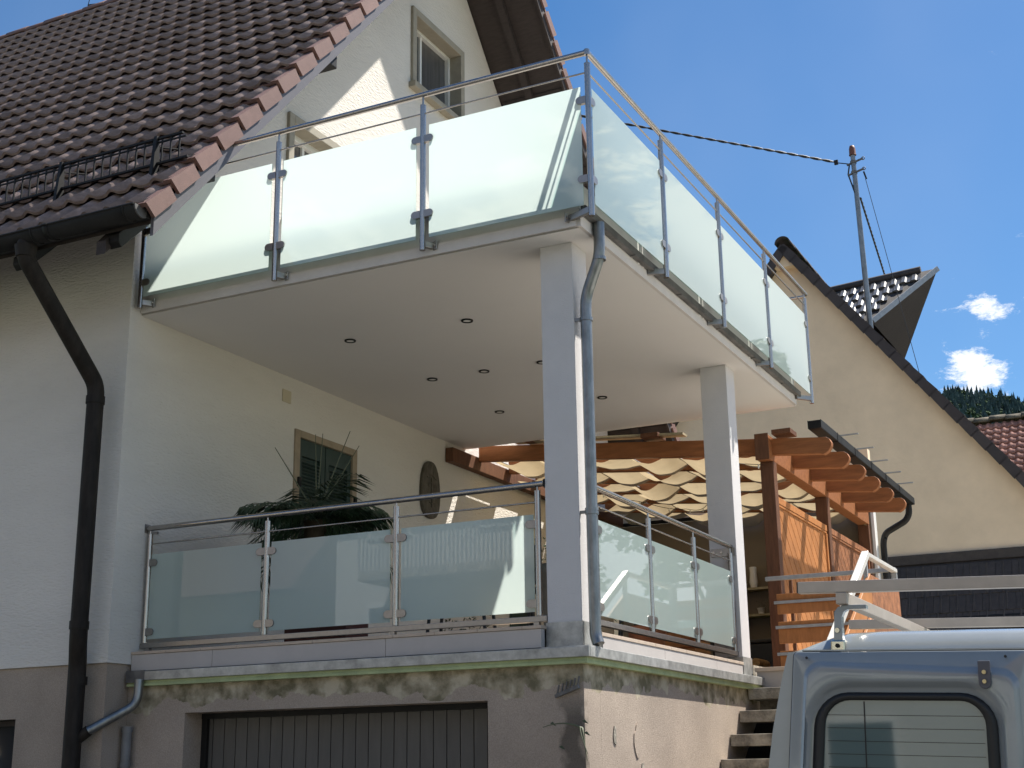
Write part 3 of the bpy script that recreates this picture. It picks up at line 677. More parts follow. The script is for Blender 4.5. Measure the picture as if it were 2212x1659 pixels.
# upper
ub = thing('upper_balustrade', 'upper balcony railing of frosted glass panels on round stainless posts', 'railing', (.135, -.085, 5.25))
ub.location = (0, 0, 0)
HZ, zc_u = 6.49, (6.125, 5.53)
PX, PY = .135, -.088
fx = [-3.822, -2.503, -1.196, PX]; ry = [PY, 1.352, 2.755, 4.158, 5.63]
for i, x in enumerate(fx):
    if i == 0: post_parts(ub, x, PY, 5.25, 6.20, 6.2, [0], (5.9, 5.46), 1, (x+.06, -.002))
    elif i < 3: post_parts(ub, x, PY, 5.25, 6.40, HZ, [0, PI], zc_u, 1, (x+.045, -.004))
post_parts(ub, PX, PY, 5.25, 6.40, HZ, [PI, PI/2], zc_u, 1, (-.07, -.003))
for i, y in enumerate(ry[1:]):
    last = i == 3
    post_parts(ub, PX, y, 5.27, 6.42, HZ, ([-PI/2] if last else [PI/2, -PI/2]), zc_u, 1, (.003, y-.06) if not last else (.003, 5.45))
MB().tube([(-2.97, PY, HZ), (PX, PY, HZ), ], .0212, 18).tube([(PX, PY, HZ), (PX, 5.71, HZ)], .0212, 18).tube([(PX, PY, HZ-.0212), (PX, PY, HZ+.0212)], .0214, 18).build('handrail', M['steel'], ub)
MB().tube([(PX, 5.66, 6.455), (-.05, 5.66, 6.455)], .016, 14).build('return_rail', M['steel'], ub)
MB().tube([(-3.3, PY, 6.335), (PX, PY, 6.335)], .0068, 10).tube([(PX, PY, 6.335), (PX, 5.63, 6.345)], .0068, 10).build('thin_rail', M['steel'], ub)
MB().box(-3.5, -3.3, PY-.02, PY+.02, 6.30, 6.36).build('rail_anchor', M['black'], ub) if False else None
for i in range(3):
    a, b = fx[i]+.055, fx[i+1]-.055
    if i == 0: a = fx[i]+.03
    pane(ub, (a, PY, 0), (b, PY, 0), 5.34, 6.232, (0, -1, 0))
for i in range(4): pane(ub, (PX, ry[i]+.055, 0), (PX, ry[i+1]-.055, 0), 5.355, 6.232, (1, 0, 0))
# lower front
lb = thing('lower_front_balustrade', 'lower terrace railing with three shaded frosted panels above the garage door', 'railing', (0, 0, 0))
LY = .22; lx = [-3.845, -2.712, -1.583, -.462]; zc_l = (3.235, 2.70)
for i, x in enumerate(lx):
    post_parts(lb, x, LY, 2.618, 3.46, 3.51, [0] if i == 0 else ([PI] if i == 3 else [0, PI]), zc_l, 1)
MB().tube([(-3.87, LY, 3.51), (-.402, LY, 3.51)], .0212, 18).build('handrail', M['steel'], lb)
MB().tube([(-.408, LY, 3.51), (-.399, LY, 3.51)], .032, 16).build('wall_flange', M['black'], lb)
MB().box(-3.885, -3.875, LY-.03, LY+.03, 3.475, 3.545).bar((-3.87, LY+.01, 3.48), (-3.78, LY+.01, 3.47), .02, .02).build('wall_plate', M['steelclamp'], lb)
MB().tube([(lx[0], LY, 3.385), (lx[3], LY, 3.385)], .0062, 10).build('thin_rail', M['steel'], lb)
MB().box(-3.87, -.402, LY-.02, LY+.02, 2.577, 2.615).build('base_rail', M['steelclamp'], lb, bevel=.002)
for x in (-3.80, -1.6, -.48): MB().box(x-.02, x+.02, LY-.015, LY+.015, 2.545, 2.577).build('rail_foot', M['steelclamp'], lb)
for i in range(3): pane(lb, (lx[i]+(.03 if i == 0 else .045), LY, 0), (lx[i+1]-(.045 if i < 2 else .03), LY, 0), 2.645, 3.302, (0, -1, 0))
# lower right
lr = thing('lower_side_balustrade', 'lower terrace railing between the two columns with pale green sunlit glass', 'railing', (0, 0, 0))
LX = -.205; ly = [.60, 1.628, 2.648, 3.625]
for i, y in enumerate(ly): post_parts(lr, LX, y, 2.612, 3.465, 3.53, [PI/2] if i == 0 else ([-PI/2] if i == 3 else [PI/2, -PI/2]), zc_l, 1)
MB().tube([(LX, .457, 3.53), (LX, 3.655, 3.53)], .0212, 18).build('handrail', M['steel'], lr)
MB().box(-.39, -.17, 3.648, 3.658, 3.45, 3.52).build('wall_plate', M['steelclamp'], lr)
for q in (-.36, -.29): MB().tube([(q, 3.648, 3.485), (q, 3.638, 3.485)], .012, 10).build('bolt', M['steel'], lr)
MB().tube([(LX, .457, 3.40), (LX, 3.655, 3.40)], .0062, 10).build('thin_rail', M['steel'], lr)
MB().box(LX-.02, LX+.02, .457, 3.655, 2.573, 2.61).build('base_rail', M['steelclamp'], lr, bevel=.002)
for i in range(3): pane(lr, (LX, ly[i]+.03, 0), (LX, ly[i+1]-.03, 0), 2.642, 3.305, (1, 0, 0))

# ceiling spotlights
spots = ((-2.765, 1.366, 'leftmost round recessed spotlight nearest the front edge of the balcony ceiling'), (-1.627, 1.378, 'recessed ceiling spotlight nearest the front, between the leftmost and the column'),
         (-2.747, 2.75, 'left recessed spotlight in the middle row of the balcony ceiling'), (-2.194, 2.753, 'centre recessed spotlight in the middle row of the balcony ceiling'),
         (-1.60, 2.756, 'recessed ceiling spotlight half hidden by the front column'), (-2.749, 4.144, 'rearmost recessed ceiling spotlight left of the front column'), (-1.598, 4.149, 'recessed ceiling spotlight seen right of the front column and downpipe'))
def ring(r0, r1, z0, z1, n=20):
    mb = MB(); vs = []
    for k in range(n):
        a = 2*PI*k/n; c, s_ = math.cos(a), math.sin(a); vs += [(r0*c, r0*s_, z1), (r0*c, r0*s_, z0), (r1*c, r1*s_, z0), (r1*c, r1*s_, z1)]
    fs = []
    for k in range(n):
        j = (k+1) % n
        for q in range(4): fs.append((k*4+q, k*4+(q+1) % 4, j*4+(q+1) % 4, j*4+q))
    return mb.add(vs, fs, True)
rim = ring(.034, .050, -.010, 0).mesh('spotlight_rim', M['black']); lensm = MB().tube([(0, 0, -.006), (0, 0, -.002)], .033, 18).mesh('spotlight_lens', M['lens'])
for x, y, lab in spots:
    t = thing('ceiling_spotlight', lab, 'spotlight', (x, y, 5.2195), 'recessed spotlights in the balcony ceiling')
    inst(rim, 'spotlight_rim', t); inst(lensm, 'spotlight_lens', t)

# carved oval on the gable wall
cv = thing('carved_wall_mask', 'oval grey carved wooden mask hanging on the terrace wall right of the shutters', 'wall carving', (XW, 4.63, 4.60))
pts = []
for i in range(28):
    a = 2*PI*i/28; rz = .31 if math.sin(a) > 0 else .32; ry_ = .195*(1-.12*math.sin(a)); pts.append((.002, ry_*abs(math.cos(a))**.8*(1 if math.cos(a) > 0 else -1), rz*abs(math.sin(a))**.85*(1 if math.sin(a) > 0 else -1)))
MB().prism(pts, (.04, 0, 0)).build('board', M['carved'], cv, bevel=.008)
mb = MB()
mb.bar((.044, 0, -.2), (.044, 0, .12), .03, .02, (1, 0, 0)).tube([(.044, -.10, .12), (.044, 0, .16), (.044, .10, .12)], .010, 6).tube([(.044, -.06, -.14), (.044, 0, -.17), (.044, .06, -.14)], .010, 6)
mb.tube([(.044, .07*math.cos(a)-.0, .04+.03*math.sin(a)) for a in [2*PI*i/10 for i in range(11)]], .006, 6)
mb.build('carving', M['carved'], cv)

# ------------------------------------------------------------------ plants and things on the terrace
def frond(par, base, az, el, ln, droop, m=M['palm'], nl=24, ll=.26, name='frond'):
    mb = MB(); d = Vector((math.cos(az), math.sin(az), 0)); pts = []
    for i in range(nl+1):
        t = i/nl; r = ln*t*math.cos(el)*(1-.12*t); z = ln*t*math.sin(el)-droop*t*t
        pts.append(Vector(base)+d*r+Vector((0, 0, z)))
    mb.tube(pts, [.010*(1-.8*i/nl) for i in range(nl+1)], 5)
    sd = Vector((-d.y, d.x, 0))
    for i in range(3, nl+1):
        t = i/nl; L_ = ll*(math.sin(PI*min(1, .12+t*.88))**.6)*rnd.uniform(.85, 1.1)+.05
        tg = (pts[i]-pts[i-1]).normalized(); up = sd.cross(tg)
        for s_ in (-1, 1):
            dr_ = (sd*s_*.72+tg*.62+up*rnd.uniform(.05, .3)).normalized(); e = pts[i]+dr_*L_+Vector((0, 0, -.05*L_/.2)); w_ = tg*.010
            mid = pts[i]+dr_*L_*.5
            mb.add([pts[i]-w_, mid-w_*1.3+Vector((0, 0, .004)), e, mid+w_*1.3], [(0, 1, 2, 3)])
    return mb.build(name, m, par)
palm = thing('palm_plant', 'dark green potted palm with arching fronds in front of the green shutters', 'palm', (-2.80, .98, 2.536))
MB().box(-.16, .16, -.14, .14, .22, .24).build('soil', M['soil'], palm)
MB().tube([(0, 0, .2), (.01, 0, .6), (0, .01, 1.05)], [.07, .09, .11], 10).build('trunk', M['bark'], palm)
for i in range(40):
    az = 2*PI*i/40*2.4+rnd.uniform(-.2, .2); el = R(rnd.choice((4, 10, 18, 26, -5, -18))); frond(palm, (0, 0, 1.10+rnd.uniform(-.12, .08)), az, el, rnd.uniform(.62, .80), rnd.uniform(.12, .3))
for (az, el, ln) in ((2.9, 50, .85), (2.3, 74, .75), (1.9, 80, .72), (.6, 70, .75), (.9, 60, .7)):
    d = Vector((math.cos(az)*math.cos(R(el)), math.sin(az)*math.cos(R(el)), math.sin(R(el)))); MB().tube([(0, 0, 1.1), Vector((0, 0, 1.1))+d*ln], [.008, .003], 5).build('young_stalk', M['palmdry'], palm)
pot = MB().box(-.29, .29, -.16, .16, 0, .25).build('planter', M['pot'], None, bevel=.01); pot.location = (-2.68, .98, 2.536)
tag(pot, 'dark red rectangular planter holding the palm', 'planter')

def chair(loc, rot, label):
    t = thing('garden_chair', label, 'chair', loc, 'black chairs on the lower terrace'); t.rotation_euler = (0, 0, rot)
    MB().box(-.22, .22, -.22, .22, .42, .45).build('seat', M['chair'], t, bevel=.01)
    for a in (-1, 1):
        for b in (-1, 1): MB().tube([(a*.20, b*.20, .42), (a*.24, b*.25, 0)], .014, 8).build('leg', M['chair'], t)
        MB().tube([(a*.20, .21, .44), (a*.20, .30, .92)], .013, 8).build('back_post', M['chair'], t)
    MB().bar((-.2, .27, .72), (.2, .27, .72), .014, .32).build('backrest', M['chair'], t)
    return t
chair((-1.75, 1.5, 2.536), .3, 'black garden chair whose legs show under the middle glass panel')
chair((-1.25, 2.3, 2.536), 2.4, 'black garden chair further back behind the right glass panel')
chair((-.95, 3.4, 2.536), 3.5, 'black garden chair near the rear column')
tb = thing('terrace_table', 'dark garden table behind the right glass panel between black chairs', 'table', (-1.3, 3.2, 2.536))
MB().box(-.55, .55, -.4, .4, .62, .65).build('table_top', M['brownwall'], tb, bevel=.005)
for a in (-1, 1):
    for b in (-1, 1): MB().box(a*.5-.025, a*.5+.025, b*.35-.025, b*.35+.025, 0, .62).build('leg', M['chair'], tb)
def flowerpot(loc, r, h, mt, label, cat='plant pot', grp=None, foliage=True, leafm=None):
    t = thing('flower_pot', label, cat, loc, grp)
    MB().tube([(0, 0, 0), (0, 0, h*.85), (0, 0, h*.85), (0, 0, h)], [r*.72, r*.95, r*1.06, r*1.06], 16).build('pot', mt, t)
    if foliage:
        mb = MB()
        for i in range(160):
            a = rnd.uniform(0, 2*PI); q = rnd.random()**.5*r*1.5; z = h+rnd.uniform(-.02, r*2.2)*(1-.3*q/r/1.5); p = Vector((q*math.cos(a), q*math.sin(a), z)); v = Vector((rnd.uniform(-1, 1), rnd.uniform(-1, 1), rnd.uniform(-.3, .8))).normalized()*r*.3; w_ = v.cross(Vector((0, 0, 1)))*.35
            mb.add([p, p+v*.5+w_, p+v, p+v*.5-w_], [(0, 1, 2, 3)])
        mb.build('foliage', leafm or M['leaf'], t, kind='stuff')
    return t
flowerpot((-1.95, 1.9, 2.536), .14, .20, M['plinthpipe'], 'grey pot with leafy plant under the middle glass panel')
flowerpot((-.62, 1.2, 2.536), .14, .18, M['terracotta'], 'terracotta pot with plant just inside the side railing')
flowerpot((-.62, 2.6, 2.536), .17, .22, M['terracotta'], 'orange pot with plant beside the middle of the side railing')
flowerpot((-.60, .75, 2.536), .10, .5, M['plinthpipe'], 'tall narrow pot with green leaves beside the front column')
cr = thing('wooden_crate', 'pale wooden crate standing inside the side railing by the rear column', 'crate', (-.55, 3.3, 2.536))
for k in range(3): MB().box(-.16, .16, -.2, -.185, .02+k*.07, .075+k*.07).build('slat', M['woodY'], cr); MB().box(-.16, .16, .185, .2, .02+k*.07, .075+k*.07).build('slat', M['woodY'], cr)
for k in range(3): MB().box(.145, .16, -.184, .184, .02+k*.07, .075+k*.07).build('slat', M['woodY'], cr); MB().box(-.16, -.145, -.184, .184, .02+k*.07, .075+k*.07).build('slat', M['woodY'], cr)
MB().box(-.14, .14, -.18, .18, 0, .018).build('base', M['woodY'], cr)

# ------------------------------------------------------------------ pergola behind the balcony
pg = thing('pergola', 'orange stained timber pergola with cream fabric roof behind the balcony', 'pergola', (0, 0, 0))
def P_(mb, name, m, par=None, **kw): return mb.build(name, m, par or pg, **kw)
P_(MB().prism([(-3.875, 5.0, 4.98), (-3.875, 10.0, 4.98), (-3.875, 10.0, 5.14), (-3.875, 5.0, 5.14)], (.10, 0, 0)), 'wall_beam', M['wooddark'], bevel=.006)
P_(MB().box(-.45, -.31, 5.47, 10.04, 4.705, 4.962), 'side_beam', M['wood'], bevel=.006)
P_(MB().box(-.452, -.308, 5.455, 5.469, 4.70, 4.975), 'beam_end_cap', M['wooddark'])
for i, y in enumerate((5.60, 7.80, 9.97)):
    P_(MB().box(-.45, -.31, y, y+.13, 2.50, 4.704), 'post', M['wooddark'], bevel=.006)
RY = [5.60, 6.36, 7.10, 7.84, 8.58, 9.32]
def rz(x): return 4.955-.093*(x+.38)
for i, y in enumerate(RY):
    x0, x1 = -3.77, .31; h = .178; pts = [(x0, 0, rz(x0)), (x0, 0, rz(x0)-h)]
    xe = x1-.12; pts += [(xe, 0, rz(xe)-h)]
    for k in range(1, 7):
        a = PI/2*k/6; pts.append((xe+.12*math.sin(a), 0, rz(x1)-h+.115-.115*math.cos(a)))
    pts += [(x1-.02, 0, rz(x1)-.02), (x1-.05, 0, rz(x1))]
    P_(MB().prism([(p[0], y, p[2]) for p in pts], (0, .085, 0)), 'rafter', M['wood'], bevel=.004)
# fabric sails hanging between the rafters in shallow scallops
for i in range(6):
    ya = RY[i]+.095; yb = (RY[i+1]-.01) if i < 5 else 10.03
    ph = (0, .27, .12, .4, .2, .33)[i]; per = .555
    nx = 150; mb = MB(); vs = []; xa, xb = -3.7, -.33
    for k in range(nx+1):
        x = xa+(xb-xa)*k/nx; t = ((x-xa)/per+ph) % 1.0; cell = int((x-xa)/per+ph)
        sag = (.115+.04*math.sin(cell*2.1+i*1.7))*(1-(2*t-1)**2)
        for j in range(5):
            v = j/4; vs.append((x, ya+(yb-ya)*v, rz(x)-.10-sag*(1-.12*math.sin(PI*v)+.28*math.sin(cell*4.3+i*2+v*2.4))-.012*v+.007*math.sin(9*x+3*v)+.0035*math.sin(34*x+5*v+i)))
    fs = [(a*5+j, (a+1)*5+j, (a+1)*5+j+1, a*5+j+1) for a in range(nx) for j in range(4)]
    mb.add(vs, fs, True); P_(mb, 'shade_sail', M['sail'])
    k = -1
    while True:
        x = xa+(k-ph)*per; k += 1
        if x < xa: continue
        if x > xb: break
        P_(MB().tube([(x, ya-.005, rz(x)-.096), (x, yb+.005, rz(x)-.106)], .006, 6), 'sail_rod', M['greymetal'])
# cross timbers and planks lying on the rafters
P_(MB().bar((-3.3, 5.61, 5.262), (-1.26, 5.61, 5.105), .14, .022), 'top_plank', M['plank'])
for x in (-3.05, -1.63, -.18): P_(MB().box(x-.10, x+.10, 5.50, 5.75, rz(x)+.028, rz(x)+.075), 'top_block', M['wooddark'])
for i in range(6):
    y = RY[i]+.04; P_(MB().box(.10, .42 if i else .20, y-.02, y+.02, 5.072, 5.082), 'glazing_bar', M['greymetal'])
pgut = MB(); pgut.box(.10, .105, 5.52, 10.36, 4.98, 5.065).box(.235, .24, 5.52, 10.36, 4.98, 5.065).box(.1055, .2345, 5.52, 10.36, 4.975, 4.981).box(.1055, .2345, 5.52, 5.526, 4.982, 5.06).box(.1055, .2345, 10.354, 10.36, 4.982, 5.06)
pgo = P_(pgut, 'gutter', M['black'])
for y in (6.2, 7.0, 7.8, 8.6, 9.4): P_(MB().box(.098, .242, y, y+.015, 4.97, 4.9745).box(.2405, .2445, y, y+.015, 4.97, 5.068), 'gutter_strap', M['black'], pgo)
P_(MB().tube(smooth_path([(.17, 10.28, 4.99), (.17, 10.28, 4.85), (.12, 10.28, 4.76), (-.16, 10.28, 4.62), (-.20, 10.28, 4.5), (-.20, 10.28, 2.5)]), .042, 14), 'downpipe', M['black'])
# privacy screens with diagonal boards
def screen(y0, y1, mt):
    sc = P_(MB().box(-.39, -.33, y0, y1, 4.29, 4.36).box(-.385, -.335, y0, y1, 4.262, 4.286), 'privacy_screen', mt, bevel=.003)
    P_(MB().box(-.39, -.33, y0, y0+.06, 2.56, 4.26).box(-.39, -.33, y1-.06, y1, 2.56, 4.26).box(-.39, -.33, y0+.06, y1-.06, 2.56, 2.62), 'screen_frame', mt, sc)
    P_(MB().box(-.374, -.37, y0+.0605, y1-.0605, 2.6205, 4.2585), 'screen_backing', M['brownwood'], sc)
    # diagonal boards clipped to the frame
    a0, a1, b0, b1 = y0+.062, y1-.062, 2.622, 4.258; wv = .20; k = 0
    sl = 1.0   # rise per metre, boards climb towards the viewer
    while k < 40:
        c0 = a0-2.0+k*wv; k += 1
        poly = [(c0, b1), (c0+wv-.018, b1), (c0+wv-.018+(b1-b0)/sl, b0), (c0+(b1-b0)/sl, b0)]
        def clip(poly, f, inter):
            out = []
            for i in range(len(poly)):
                p, q = poly[i], poly[(i+1) % len(poly)]
                if f(p): out.append(p)
                if f(p) != f(q): out.append(inter(p, q))
            return out
        for lim, sg_ in ((a0, 1), (a1, -1)):
            poly = clip(poly, lambda p: (p[0]-lim)*sg_ >= 0, lambda p, q: (lim, p[1]+(q[1]-p[1])*(lim-p[0])/(q[0]-p[0])))
            if len(poly) < 3: break
        if len(poly) >= 3: P_(MB().prism([(-.348, y, z) for y, z in poly], (-.02, 0, 0)), 'diagonal_board', mt, sc)
    return sc
screen(5.735, 7.795, M['woodY']); screen(7.935, 9.965, M['woodred'])
# string of little lights under the sails
sv = []
for i in range(60):
    t = i/59; x = -3.0+2.6*t; sv.append((x, 6.7+1.6*math.sin(t*5.2)+.3*t, rz(x)-.29-.02*abs(math.sin(t*22))))
sl2 = thing('string_lights', 'thin dark string of small unlit bulbs drooping under the cream shade cloth', 'string lights')
MB().tube(sv, .004, 5, False).build('wire', M['black'], sl2)
for i in range(3, 60, 5): MB().tube([Vector(sv[i]), Vector(sv[i])-Vector((0, 0, .02)), Vector(sv[i])-Vector((0, 0, .045))], [.006, .012, .004], 8).build('bulb', M['lens'], sl2)

# back wall of the terrace
bw = thing('terrace_back_wall', 'plastered rear wall of the terrace with dark brown lower part under the pergola', 'wall', (0, 0, 0))
MB().box(XW+.002, -.27, 10.11, 10.25, 5.05, 5.75).build('upper_plaster', M['beige'], bw)
MB().box(XW+.002, -.30, 10.10, 10.25, 2.3, 4.998).build('lower_wall', M['brownwall'], bw)
MB().box(XW+.002, -.30, 10.06, 10.10, 5.0, 5.048).build('dark_beam', M['black'], bw)
MB().box(-.298, -.26, 10.101, 10.25, 2.3, 5.049).build('sunlit_wall_end', M['white'], bw)  # white colour stands in for sun on the wall's end face
bs = thing('back_shed_roof', 'dark low roof edge glimpsed above the pergola timbers behind the column', 'shed roof', (-1.9, 10.8, 0))
MB().box(-1.6, 0, 0, .7, 5.75, 5.82).build('roof_sheet', M['slate'], bs)
# shelf with small pots against the back wall
sh = thing('plant_shelf', 'pale wooden wall shelf holding small ornaments beside the pergola post', 'shelf', (-1.85, 9.85, 0))
for z in (3.58, 3.93): MB().box(-.22, .24, -.12, .12, z, z+.03).build('shelf_board', M['plank'], sh)
for x in (-.22, .22): MB().box(x-.012, x+.012, -.10, .10, 3.3, 4.3).build('upright', M['plank'], sh)
MB().box(-.20, .20, .10, .12, 3.3, 4.3).build('back_panel', M['brownwall'], sh)
vs_ = thing('white_vase', 'slim white vase on the upper shelf beside dried flowers', 'vase', (-1.86, 9.82, 3.961))
MB().tube([(0, 0, 0), (0, 0, .08), (0, 0, .2), (0, 0, .28)], [.04, .055, .045, .05], 14).build('body', M['white'], vs_)
flowerpot((-1.78, 9.82, 3.611), .05, .08, M['white'], 'tiny white pot with a dark leafy plant on the lower shelf', leafm=M['palm'])
flowerpot((-1.99, 9.82, 3.961), .045, .07, M['cream'], 'small cream pot with yellowish leaves beside the slim white vase', leafm=M['palmdry'])
lg = thing('log_stack', 'stack of chipboard coloured firewood on the terrace floor near the post', 'firewood', (-1.3, 7.4, 2.536))
for i in range(5):
    for k in range(3): MB().tube([(-.25+i*.11+(k % 2)*.05, -.2, .055+k*.095), (-.25+i*.11+(k % 2)*.05, .2, .055+k*.095)], .052, 10).build('log', M['osb'], lg)
bx = thing('dark_storage_box', 'black storage box behind the firewood under the shelf', 'box', (-1.7, 9.2, 2.536))
MB().box(-.5, .5, -.25, .25, 0, .62).build('body', M['chair'], bx, bevel=.02); MB().box(-.52, .52, -.27, .27, .62, .67).build('lid', M['chair'], bx, bevel=.015)

# ------------------------------------------------------------------ outside stairs, landing, railings
st = thing('concrete_stairs', 'open riser concrete stairs climbing beside the garage side wall', 'stairs', (0, 0, 0))
def steps():
    for k in range(9):
        y = 3.63-.281*k; z = 2.292-.198*k
        if z < .12: break
        MB().box(-.115, .93, y, y+.34, z-.095, z).build('step', M['concrete'], st, bevel=.006)
steps()
MB().prism([(-.117, 3.93, 2.08), (-.117, 3.93, 1.98), (-.117, 1.35, .0), (-.117, 1.35, .12)], (1.04, 0, 0)).build('under_stair_shade_plate', M['dark'], st)  # added near-black plate, stands in for shade between the open steps
MB().prism([(.93, 3.95, 2.20), (.93, 3.95, 1.70), (.93, 1.0, -.02), (.93, .6, -.02), (.93, .6, .05)], (.12, 0, 0)).build('stringer_light_stop', M['concrete'], st)  # added side closure that keeps light from under the stairs
MB().box(-.117, .93, 3.97, 5.3, 2.10, 2.29).build('landing_slab', M['concrete'], st)
MB().box(-.117, .93, 3.93, 5.3, 2.2905, 2.447).build('landing_fascia', M['kerbgrey'], st)
MB().box(-.13, .95, 3.905, 5.3, 2.4475, 2.483).build('landing_tile', M['stone'], st, bevel=.003)
MB().box(-.117, .93, 4.4, 4.5, 0, 2.10).build('landing_light_stop', M['plinth'], st)  # added closure below the landing, keeps the step gaps dark
# landing railing, boards between flat bars
rl = thing('landing_railing', 'grey metal landing railing with three orange horizontal boards', 'railing', (0, 0, 0))
MB().box(-.33, .93, 5.10, 5.14, 3.40, 3.44).build('top_rail', M['greymetal'], rl, bevel=.003)
for (za, zb) in ((3.075, 3.27), (2.79, 3.00), (2.53, 2.72)): MB().box(-.24, .89, 5.145, 5.17, za, zb).build('board', M['woodY'], rl, bevel=.003)
for z in (3.185, 2.945, 2.69): MB().box(-.26, .90, 5.115, 5.14, z-.014, z+.014).build('flat_bar', M['greymetal'], rl)
for x in (-.10, .90): MB().box(x-.02, x+.02, 5.141, 5.144+.04, 2.484, 3.40).build('baluster', M['greymetal'], rl) if x > 0 else MB().box(x-.015, x+.015, 5.172, 5.20, 2.484, 3.40).build('baluster', M['wooddark'], rl)
# stair railing
sr = thing('stair_railing', 'pale square tube stair handrail with sloping boards', 'railing', (0, 0, 0))
A = Vector((.92, 3.93, 3.41)); B = Vector((.92, 1.2, 1.78)); Cc = Vector((.92, 5.12, 3.405))
MB().bar(B, A, .06, .06).build('sloping_rail', M['whitemetal'], sr, bevel=.005)
MB().bar(A+Vector((0, -.01, -.004)), Cc, .055, .035).build('level_rail', M['whitemetal'], sr, bevel=.004)
for t in (.02, .5): 
    p = A.lerp(B, t); MB().bar(p-Vector((0, 0, .03)), p-Vector((0, 0, 1.15)), .035, .035, (1, 0, 0)).build('rail_post', M['greymetal'], sr)
MB().bar(Cc-Vector((0, .0, .02)), Vector((.92, 5.12, 2.49)), .04, .04, (1, 0, 0)).build('rail_post', M['greymetal'], sr)
for (a, b) in ((.17, .43), (.50, .70), (.76, .94)):
    MB().prism([A-Vector((0, 0, a)), B-Vector((0, 0, a)), B-Vector((0, 0, b)), A-Vector((0, 0, b))], (.028, 0, 0)).build('sloping_board', M['woodY'], sr, bevel=.004)
    MB().prism([A+Vector((.0, .004, -a-.01)), Cc-Vector((0, 0, a)), Cc-Vector((0, 0, b)), A+Vector((.0, .004, -b-.01))], (.028, 0, 0)).build('level_board', M['woodred'], sr, bevel=.004)

# ------------------------------------------------------------------ beige neighbour house
nb = thing('beige_house', 'beige rendered gabled house with dark verge tiles behind the pergola', 'house', (0, 0, 0))
def N_(mb, name, m, par=None, **kw): return mb.build(name, m, par or nb, **kw)
NX, NZ, NY, TS = -2.68, 10.96, 16.0, 1.282
def nz(x): return NZ-TS*abs(x-NX)
hw = 4.6
N_(MB().prism([(NX-hw, NY, 0), (NX+hw, NY, 0), (NX+hw, NY, nz(NX+hw)), (NX, NY, NZ), (NX-hw, NY, nz(NX-hw))], (0, 9, 0)), 'wall', M['beige'])
nroof = N_(MB().prism([(NX, NY-.24, NZ+.02), (NX+hw+.6, NY-.24, nz(NX+hw+.6)+.02), (NX+hw+.6, NY-.24, nz(NX+hw+.6)+.16), (NX, NY-.24, NZ+.16), (NX-hw-.6, NY-.24, nz(NX-hw-.6)+.16), (NX-hw-.6, NY-.24, nz(NX-hw-.6)+.02)], (0, 9.4, 0)), 'roof', M['slate'])
ang2 = math.atan(TS)
# verge tiles: dark side plates, each overlapping the next, with a pale top edge
vtm = MB().prism([(0, 0, -.17), (.36, 0, -.155), (.36, 0, .0), (0, 0, .02)], (0, .03, 0)).prism([(0, 0.031, -.01), (.36, 0.031, -.03), (.36, 0.031, .0), (0, 0.031, .02)], (0, .25, 0)).mesh('verge_tile', M['verge2'])
for k in range(23):
    s = k*.335+.05
    o = inst(vtm, 'verge_tile', nroof, (NX+(s+.36)*math.cos(ang2), NY-.275, NZ+.19-(s+.36)*math.sin(ang2)), (0, PI+ang2, 0)); o.scale = (1, 1, -1)
    if k < 9:
        o = inst(vtm, 'verge_tile', nroof, (NX-(s+.36)*math.cos(ang2), NY-.275, NZ+.19-(s+.36)*math.sin(ang2)), (0, -ang2, 0))
hr_ = ridge_mesh(M['verge2'], ln=.42, r=.15)
for k in range(20):
    inst(hr_, 'ridge_tile', nroof, (NX, NY-.28+k*.40+.4, NZ+.16), (0, 0, PI/2)) if False else inst(hr_, 'ridge_tile', nroof, (NX, NY-.26+k*.40, NZ+.17+(.008 if k % 2 else 0)), (0, 0, -PI/2))
# small soffit triangle at the peak
N_(MB().prism([(NX-.2, NY-.2, NZ-.28), (NX+.2, NY-.2, NZ-.28), (NX, NY-.2, NZ-.02)], (0, .19, 0)), 'ridge_beam', M['beige'], nroof)
# dormer on the right slope: ridge to a pointed prow
P0 = Vector((-.40, 18.8, 11.16)); P1 = Vector((-2.55, 18.8, 11.02)); E1 = Vector((-1.47, 17.45, 9.86)); F1 = Vector((-1.42, 20.15, 9.86)); E2 = Vector((-2.75, 17.45, 9.80)); F2 = Vector((-2.75, 20.15, 9.80))
dor = N_(MB().prism([P1, P0, E1, E2], (0, -.02, .06)), 'dormer_roof', M['slate'])
N_(MB().prism([P1, P0, F1, F2], (0, .02, .06)), 'dormer_far_slope', M['verge2'], dor)
N_(MB().add([P0-Vector((.02, 0, .03)), E1-Vector((0, 0, .02)), F1-Vector((0, 0, .02)), Vector((-1.45, 18.8, 9.86))], [(0, 1, 3), (0, 3, 2)]), 'dormer_soffit', M['brownwood'], dor)
dirv = (P0-E1); N_(MB().bar(E1+Vector((0, -.03, .03)), P0+Vector((.03, -.02, .05)), .05, .10), 'dormer_barge', M['greymetal'], dor)
N_(MB().tube([P1+Vector((0, 0, .10)), P1.lerp(P0, .86)+Vector((0, 0, .10))], .085, 12), 'dormer_ridge', M['verge2'], dor)
